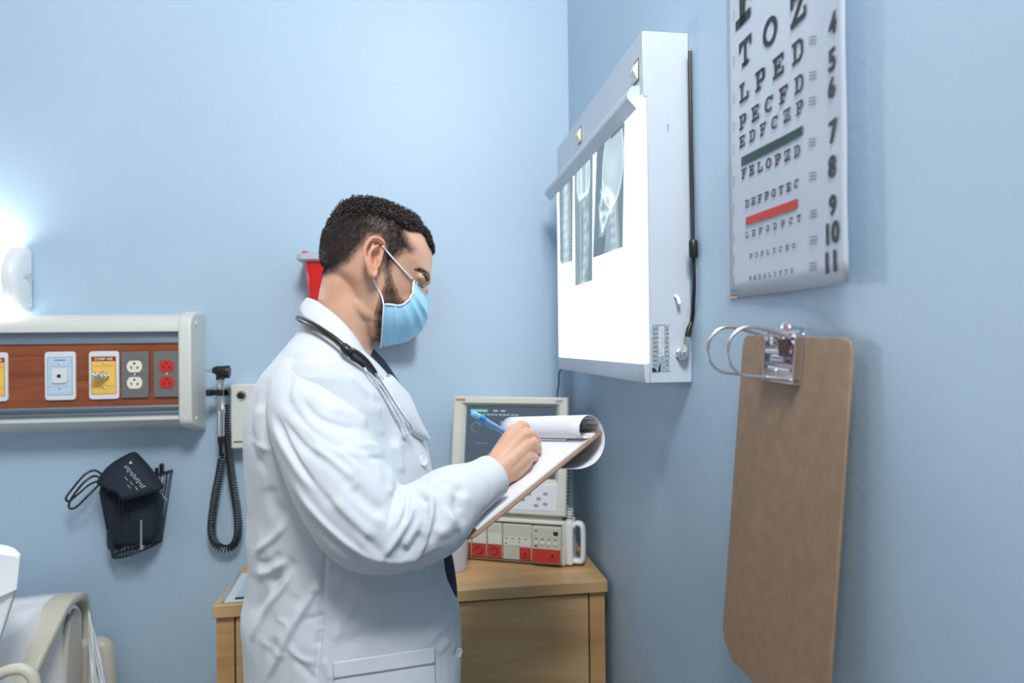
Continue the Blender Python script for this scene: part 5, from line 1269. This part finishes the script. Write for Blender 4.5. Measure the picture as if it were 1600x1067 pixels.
# scalp cap beneath the longer top hair
capV = hv.copy(); dt_v = polydist(near(hv), tophair); ds_v = ds; uu = (hv-OH)@hu
fw_v = np.clip(((hv-OH)@hf+.02)/.09, 0, 1)
amt = np.clip((dt_v+2)/9, 0, 1)*(.0030+.0035*fw_v)
lump = np.array([mnoise.noise(Vector(v*150))+.5*mnoise.noise(Vector(v*330)) for v in hv])
capV = hv+hn*(np.clip((dt_v+6)/5, 0, 1)*.0020+amt*.6*(1+.8*lump)-.0014)[:, None]
keep = (dt_v > -6) & (ds_v > 12-10*np.clip((dt_v+4)/6, 0, 1)) & (uu > -.03)
cf = [tuple(p.vertices) for p in head.polygons if all(keep[list(p.vertices)])]
idx = -np.ones(len(hv), int); ids = np.unique(np.concatenate([np.array(f) for f in cf])); idx[ids] = np.arange(len(ids))
hm_.add(capV[ids], [tuple(idx[list(f)]) for f in cf])
hm_.build('hair', m_hair, person, smooth=180, fix=False)
# brows, lashes, stubble
VV.clear(); FF.clear()
for far in (False, True):
    bpoly = [(648, 420.5), (656, 419.5), (664, 422), (670, 427), (672.5, 435), (671, 440), (666, 440), (664, 433), (658, 426), (649, 423)]
    pts = np.array([(rng.uniform(648, 673), rng.uniform(419, 442)) for _ in range(1900)]); pts = pts[inpoly(pts, bpoly)]
    for a, b in pts:
        p, n = onhead(a, b, .0001, far)
        if p is None: continue
        fall = -hf*.5-Lh*(.8 if not far else -.8)+hu*.3+rng.normal(0, .25, 3); t_ = nrm(fall-n*(fall@n)); strand(p, [p, p+n*.0007+t_*.0014, p+n*.0006+t_*.0030], .00020)
mb = MB(); mb.add(np.array(VV), FF); mb.build('eyebrow', m_hair, person, smooth=180, fix=False)
VV.clear(); FF.clear()
for far in (False, True):
    pts = np.array([(rng.uniform(582, 645), rng.uniform(415, 545)) for _ in range(6000)]); pts = pts[polydist(pts, beard) > 1]
    for a, b in pts:
        if rng.random() > .80+.3*mnoise.noise(Vector((a*.1, b*.1, 0))): continue
        p, n = onhead(a, b, 0, far)
        if p is None: continue
        fall = -hu*.9+rng.normal(0, .35, 3); t_ = nrm(fall-n*(fall@n)); strand(p, [p, p+n*.0005+t_*.0008, p+n*.0008+t_*.0018], .00016)
mb = MB(); mb.add(np.array(VV), FF); o = mb.build('stubble', m_hair, person, smooth=180, fix=False)
# eyes
m_eye = mat('eye_white', (.75, .72, .70), .15)
for s_y in (-1, 1):
    ec = H(fE-.0035, s_y*.033, uE-.0035); gz = nrm(hf*.8-hu*.6)
    e = MB().ell(ec+hf*.0045, .0112, 20, 14).build('eyeball', m_eye, person, smooth=180)
    MB().lathe([(.0058, .0098), (.0052, .0108), (.001, .0117)], ec+hf*.0045, gz, 20).build('iris', mat('dark_iris', (.03, .015, .01), .1), e)
    VV.clear(); FF.clear()
    for k in range(26):
        q = math.radians(-65+130*k/25); d_ = nrm(hf*math.cos(q)*.95+Lh*math.sin(q)*.9*s_y*-1*-1-hu*.12); p = ec+hf*.0045+d_*.0120
        strand(p, [p, p+d_*.003-hu*.0012, p+d_*.0060-hu*.0004], .00042)
    mb = MB(); mb.add(np.array(VV), FF); mb.build('eyelash', m_hair, person, smooth=180, fix=False)
# ---- face mask
m_mask = mat('mask_blue', srgb(160, 214, 240), .75, bump=.1, bscale=700, bdist=.0004); m_maskw = mat('mask_white', srgb(226, 234, 242), .7)
def hm3(px, py, lat): f, u = med(px, py, lat); return H(f, lat, u)
Ss = catmull([hm3(645.5, 435, -.043), hm3(643.5, 449, -.050), hm3(641.5, 461, -.056), hm3(633, 472, -.0620), hm3(622, 477, -.066), hm3(610, 475.5, -.068), hm3(599, 475, -.069)], 12)
Ms = catmull([hm3(667, 458, 0), hm3(668, 469, 0), hm3(668, 485, 0), hm3(664, 503, 0), hm3(655, 518, 0), hm3(638, 531, 0), hm3(616, 537, 0), hm3(594, 541, 0)], 12)
def rsn(P, n):
    P = np.array(P); L_ = np.concatenate([[0], np.cumsum(np.linalg.norm(np.diff(P, axis=0), axis=1))]); s = np.linspace(0, L_[-1], n); return np.stack([np.interp(s, L_, P[:, k]) for k in range(3)], 1)
NV, NU = 90, 44
Ss = rsn(Ss, NV); Ms = rsn(Ms, NV); G = []
for i in range(NV):
    v = i/(NV-1); row = []
    S0, M0 = Ss[i], Ms[i]; lat0 = (S0-OH)@Lh
    for j in range(NU):
        tq = j/(NU-1)*math.pi/2; base_ = S0-Lh*lat0
        p = base_+(M0-base_)*math.sin(tq)**1.15+Lh*lat0*math.cos(tq)**.95
        pl = 0
        for c_ in (.30, .46, .62, .78):
            x = (v-c_)/.075
            if 0 <= x < 1: pl += (1-x)**1.5*math.sin(math.pi*min(1, x*6+.0)*.5)
        out = nrm(p-H(.03, 0, -.045)); amp = .0078*math.sin(math.pi*min(1, .12+j/(NU-1)*.95))
        p = p+out*(pl*amp+.0015)-hu*.0085*math.sin(2*tq)*(1-v)**4
        row.append(p)
    G.append(row+[hmir(p) for p in row[::-1][1:]])
mk = MB().grid(G).build('face_mask', m_mask, person, smooth=60, solid=.0010, fix=False, label='pleated light blue face mask')
G = np.array(G)
def along(P, e=.0012): return [p+nrm(p-H(.03, 0, -.045))*e for p in P]
mb = MB(); mb.tube(along(G[:, 0][::3]), .0017, 6); mb.tube(along(G[:, -1][::3]), .0013, 6); mb.tube(along(G[-1, ::3]), .0011, 6); mb.tube(along(G[0, ::3]), .0013, 6); 
mb.build('edge_binding', m_maskw, mk, smooth=60)
mb = MB()
for r_ in (-4, -7):
    for j in range(2, 2*NU-4): 
        if j % 2: mb.ell(G[r_, j]+nrm(G[r_, j]-H(.03, 0, -.045))*.0008, .0005, 5, 4)
mb.build('stitching', mat('mask_stitch', srgb(84, 130, 160), .8), mk, smooth=0, fix=False)
def surf(px, py, e): p, n = onhead(px, py, e); return p
def loop(side):
    a = G[0, 0]; b = G[-1, 0]
    P1 = [a, surf(641, 434, .0026), surf(636, 428.5, .0026), surf(630, 422, .0022), surf(615, 405, .0022), surf(603, 391, .0030), at(598, 385, .980)]
    P2 = [at(583, 434, .978), surf(588, 447, .0022), surf(596, 462, .0022), b]
    if side > 0: P1 = [hmir(p) for p in P1]; P2 = [hmir(p) for p in P2]
    mb = MB(); beh = [at(598, 385, .981), at(596, 384, .992), at(580, 396, .994), at(578, 420, .992), at(583, 434, .979)]
    if side > 0: beh = [hmir(p) for p in beh]
    mb.tube(catmull(P1, 6)+catmull(beh, 6)[1:]+catmull(P2, 6)[1:], .00125, 8); mb.build('ear_loop', m_maskw, mk, smooth=180)
loop(-1); loop(1)

# ---- stethoscope
t = thing('stethoscope', 'black stethoscope with chrome ear tubes hanging around the neck of the person', 'stethoscope', at(560, 560, .94))
m_tube = mat('stethoscope_tube', srgb(30, 28, 30), .35)
near_t = [(466, 497, 1.06), (469, 498.5, 1.02), (478, 502, .975), (492, 509, .952), (508, 519, .936), (524, 530, .928), (538, 542, .924)]
P_ = [at(*p) for p in near_t]; far_ = [mir(p)+TF*.0 for p in P_[::-1]]
bk_ = [at(464, 496, 1.09)]
fr = [mir(at(556, 560, .93)), mir(at(575, 590, .945)), mir(at(590, 630, .965)), mir(at(598, 680, .975)), mir(at(602, 720, .98))]
MB().tube(catmull(fr[::-1]+far_+P_, 6), .0042, 10).build('tubing', m_tube, t, smooth=180)
MB().tube(catmull([at(536, 540, .924), at(542, 547, .922), at(548, 553, .922)], 4), [.0058, .0075, .006], 12).build('yoke', m_tube, t)
MB().tube(catmull([at(543, 546, .922), at(553, 548, .922), at(566, 557, .926), at(577, 568, .932), at(588, 583, .940)], 5), [.004, .0036, .0034, .0032, .0026], 10).build('ear_tube_sleeve', m_tube, t)
MB().tube(catmull([at(546, 552, .922), at(551, 560, .924), at(560, 566, .928), at(570, 574, .934)], 5), [.0040, .003, .0026, .0024], 10).build('ear_tube_sleeve', m_tube, t)
MB().tube(catmull([at(586, 580, .938), at(595, 595, .942), at(608, 615, .944), at(620, 634, .946), (at(632, 652, .952)), at(640, 664, .958), at(642, 672, .960), at(638, 677, .960), at(632, 677, .958)], 6), .0019, 8).build('ear_tube', m_chrome, t, smooth=180)
MB().tube(catmull([at(568, 572, .933), at(576, 584, .930), at(590, 604, .936), at(604, 628, .940), at(616, 650, .945), at(624, 664, .950), at(627, 670, .951)], 6), .0013, 8).build('ear_tube', m_chrome, t, smooth=180)
mb = MB(); mb.ell(at(631.5, 681, .956), (.0045, .0045, .006), 14, 10); mb.tube([at(633, 677, .957), at(631.5, 683, .956)], .0025, 8); mb.build('ear_tip', mat('clear_tip', srgb(206, 220, 236), .15, trans=.4), t, smooth=180)
MB().lathe([(.008, 0), (.022, .003), (.023, .008), (.020, .010)], fr[-1], TF+_v(0, 0, -.2), 24).build('chest_piece', m_chrome, t, smooth=40)

# ---- held clipboard
t = thing('held_clipboard', 'brown clipboard held tilted up in front of the person, pages curled over its top', 'clipboard', BA)
LB, WB = .302, .2175
poly = [(a, b) for a, b in rrect(LB, WB, .014, 5, LB/2, WB/2)]
MB().prism(poly, BA-bn*.0032, bl, bs, bn*.0032).build('board', m_hard, t, bevel=.0007)
MB().obox(bp3(LB-.045, WB/2-.06, .004), bl*.035, bs*.12, bn*.003).build('clip_plate', m_chrome, t, bevel=.001)
MB().tube([bp3(LB-.020, WB/2-.055, .010), bp3(LB-.020, WB/2+.055, .010)], .006, 14).build('clip_spring', m_chrome, t)
t = thing('paper_pad', 'white paper sheets clamped on the held clipboard, top pages rolled over', 'paper', bp3(.1, .1, .001))
m_pap = mat('white_paper', srgb(226, 230, 238), .7)
MB().obox(bp3(.018, .008, .0004), bl*.268, bs*.192, bn*.0028).build('sheet_stack', m_pap, t, smooth=0)
prof = [(.284, .0040), (.273, .0075), (.266, .016), (.267, .028), (.276, .038), (.290, .042), (.304, .039), (.315, .029), (.3215, .014), (.3225, 0), (.3205, -.012), (.312, -.026), (.295, -.038), (.270, -.042), (.240, -.035), (.212, -.020), (.196, -.009)]
pp = catmull([_v(LB-.018+(a-.300)*.86, b*.88+.0005, 0) for a, b in prof], 6)
G = [[bp3(p[0], .006+.205*s, p[1]) for s in np.linspace(0, 1, 10)] for p in pp]
MB().grid(G).build('rolled_page', m_pap, t, smooth=180, solid=.0006, fix=False)
mb = MB()
for k in range(6):
    for j in range(5):
        i = 40+j*5; p = pp[i]; c = nrm(_v(LB-.022, .018, 0)-p); 
        q = bp3(p[0]+c[0]*.0014, .014+k*.034, p[1]+c[1]*.0014); dd = nrm(bl*(pp[i+1]-p)[0]+bn*(pp[i+1]-p)[1]); mb.obox(q, bs*(.026 if (k+j) % 3 else .016), dd*.0014, nrm(bl*c[0]+bn*c[1])*.0001)
mb.build('printed_text', m_grey, t, smooth=0)

# ---- pen
tip = at(829, 699, bz(829, 699, .004)); end = at(737.5, 645, 1.035)
pd = nrm(tip-end); pl_ = np.linalg.norm(tip-end); print('pen', pl_)
t = thing('pen', 'translucent blue ballpoint pen in the hand of the person', 'pen', tip)
m_penb = mat('pen_blue', srgb(128, 194, 244), .2, trans=.1, coat=.5); m_pend = mat('pen_band', srgb(24, 140, 226), .25, trans=.1); m_penc = mat('pen_clear', srgb(130, 186, 230), .15, trans=.3)
MB().lathe([(.0030, 0), (.0046, .0015), (.0048, .006), (.0050, .016)], end, pd, 16).build('end_plug', m_penb, t, smooth=60)
MB().lathe([(.0050, .015), (.0054, .018), (.0056, .024), (.0052, .027)], end, pd, 16).build('band', m_pend, t, smooth=60)
MB().lathe([(.0050, .027), (.0046, .032), (.0044, .060), (.0042, pl_-.03), (.0040, pl_-.022)], end, pd, 16).build('barrel', m_penc, t, smooth=60)
MB().lathe([(.0016, .030), (.0016, pl_-.02)], end, pd, 8).build('ink_refill', m_pend, t)
MB().lathe([(.0040, pl_-.022), (.0030, pl_-.010), (.0010, pl_-.003), (.0005, pl_)], end, pd, 14).build('tip_cone', m_grey, t)
sd_ = nrm(np.cross(pd, FW)); 
MB().obox(end+pd*.024+sd_*.0045*-1, pd*.030, sd_*-.0018, nrm(np.cross(pd, sd_))*.003).build('pocket_clip', m_penb, t, bevel=.0004)
mb = MB(); 
for k in range(4): mb.obox(end+pd*(.050+.005*k)-sd_*.0046-FW*.0006, pd*.003, sd_*.0016, -FW*.0002)
mb.build('printed_mark', m_white, t, smooth=0)
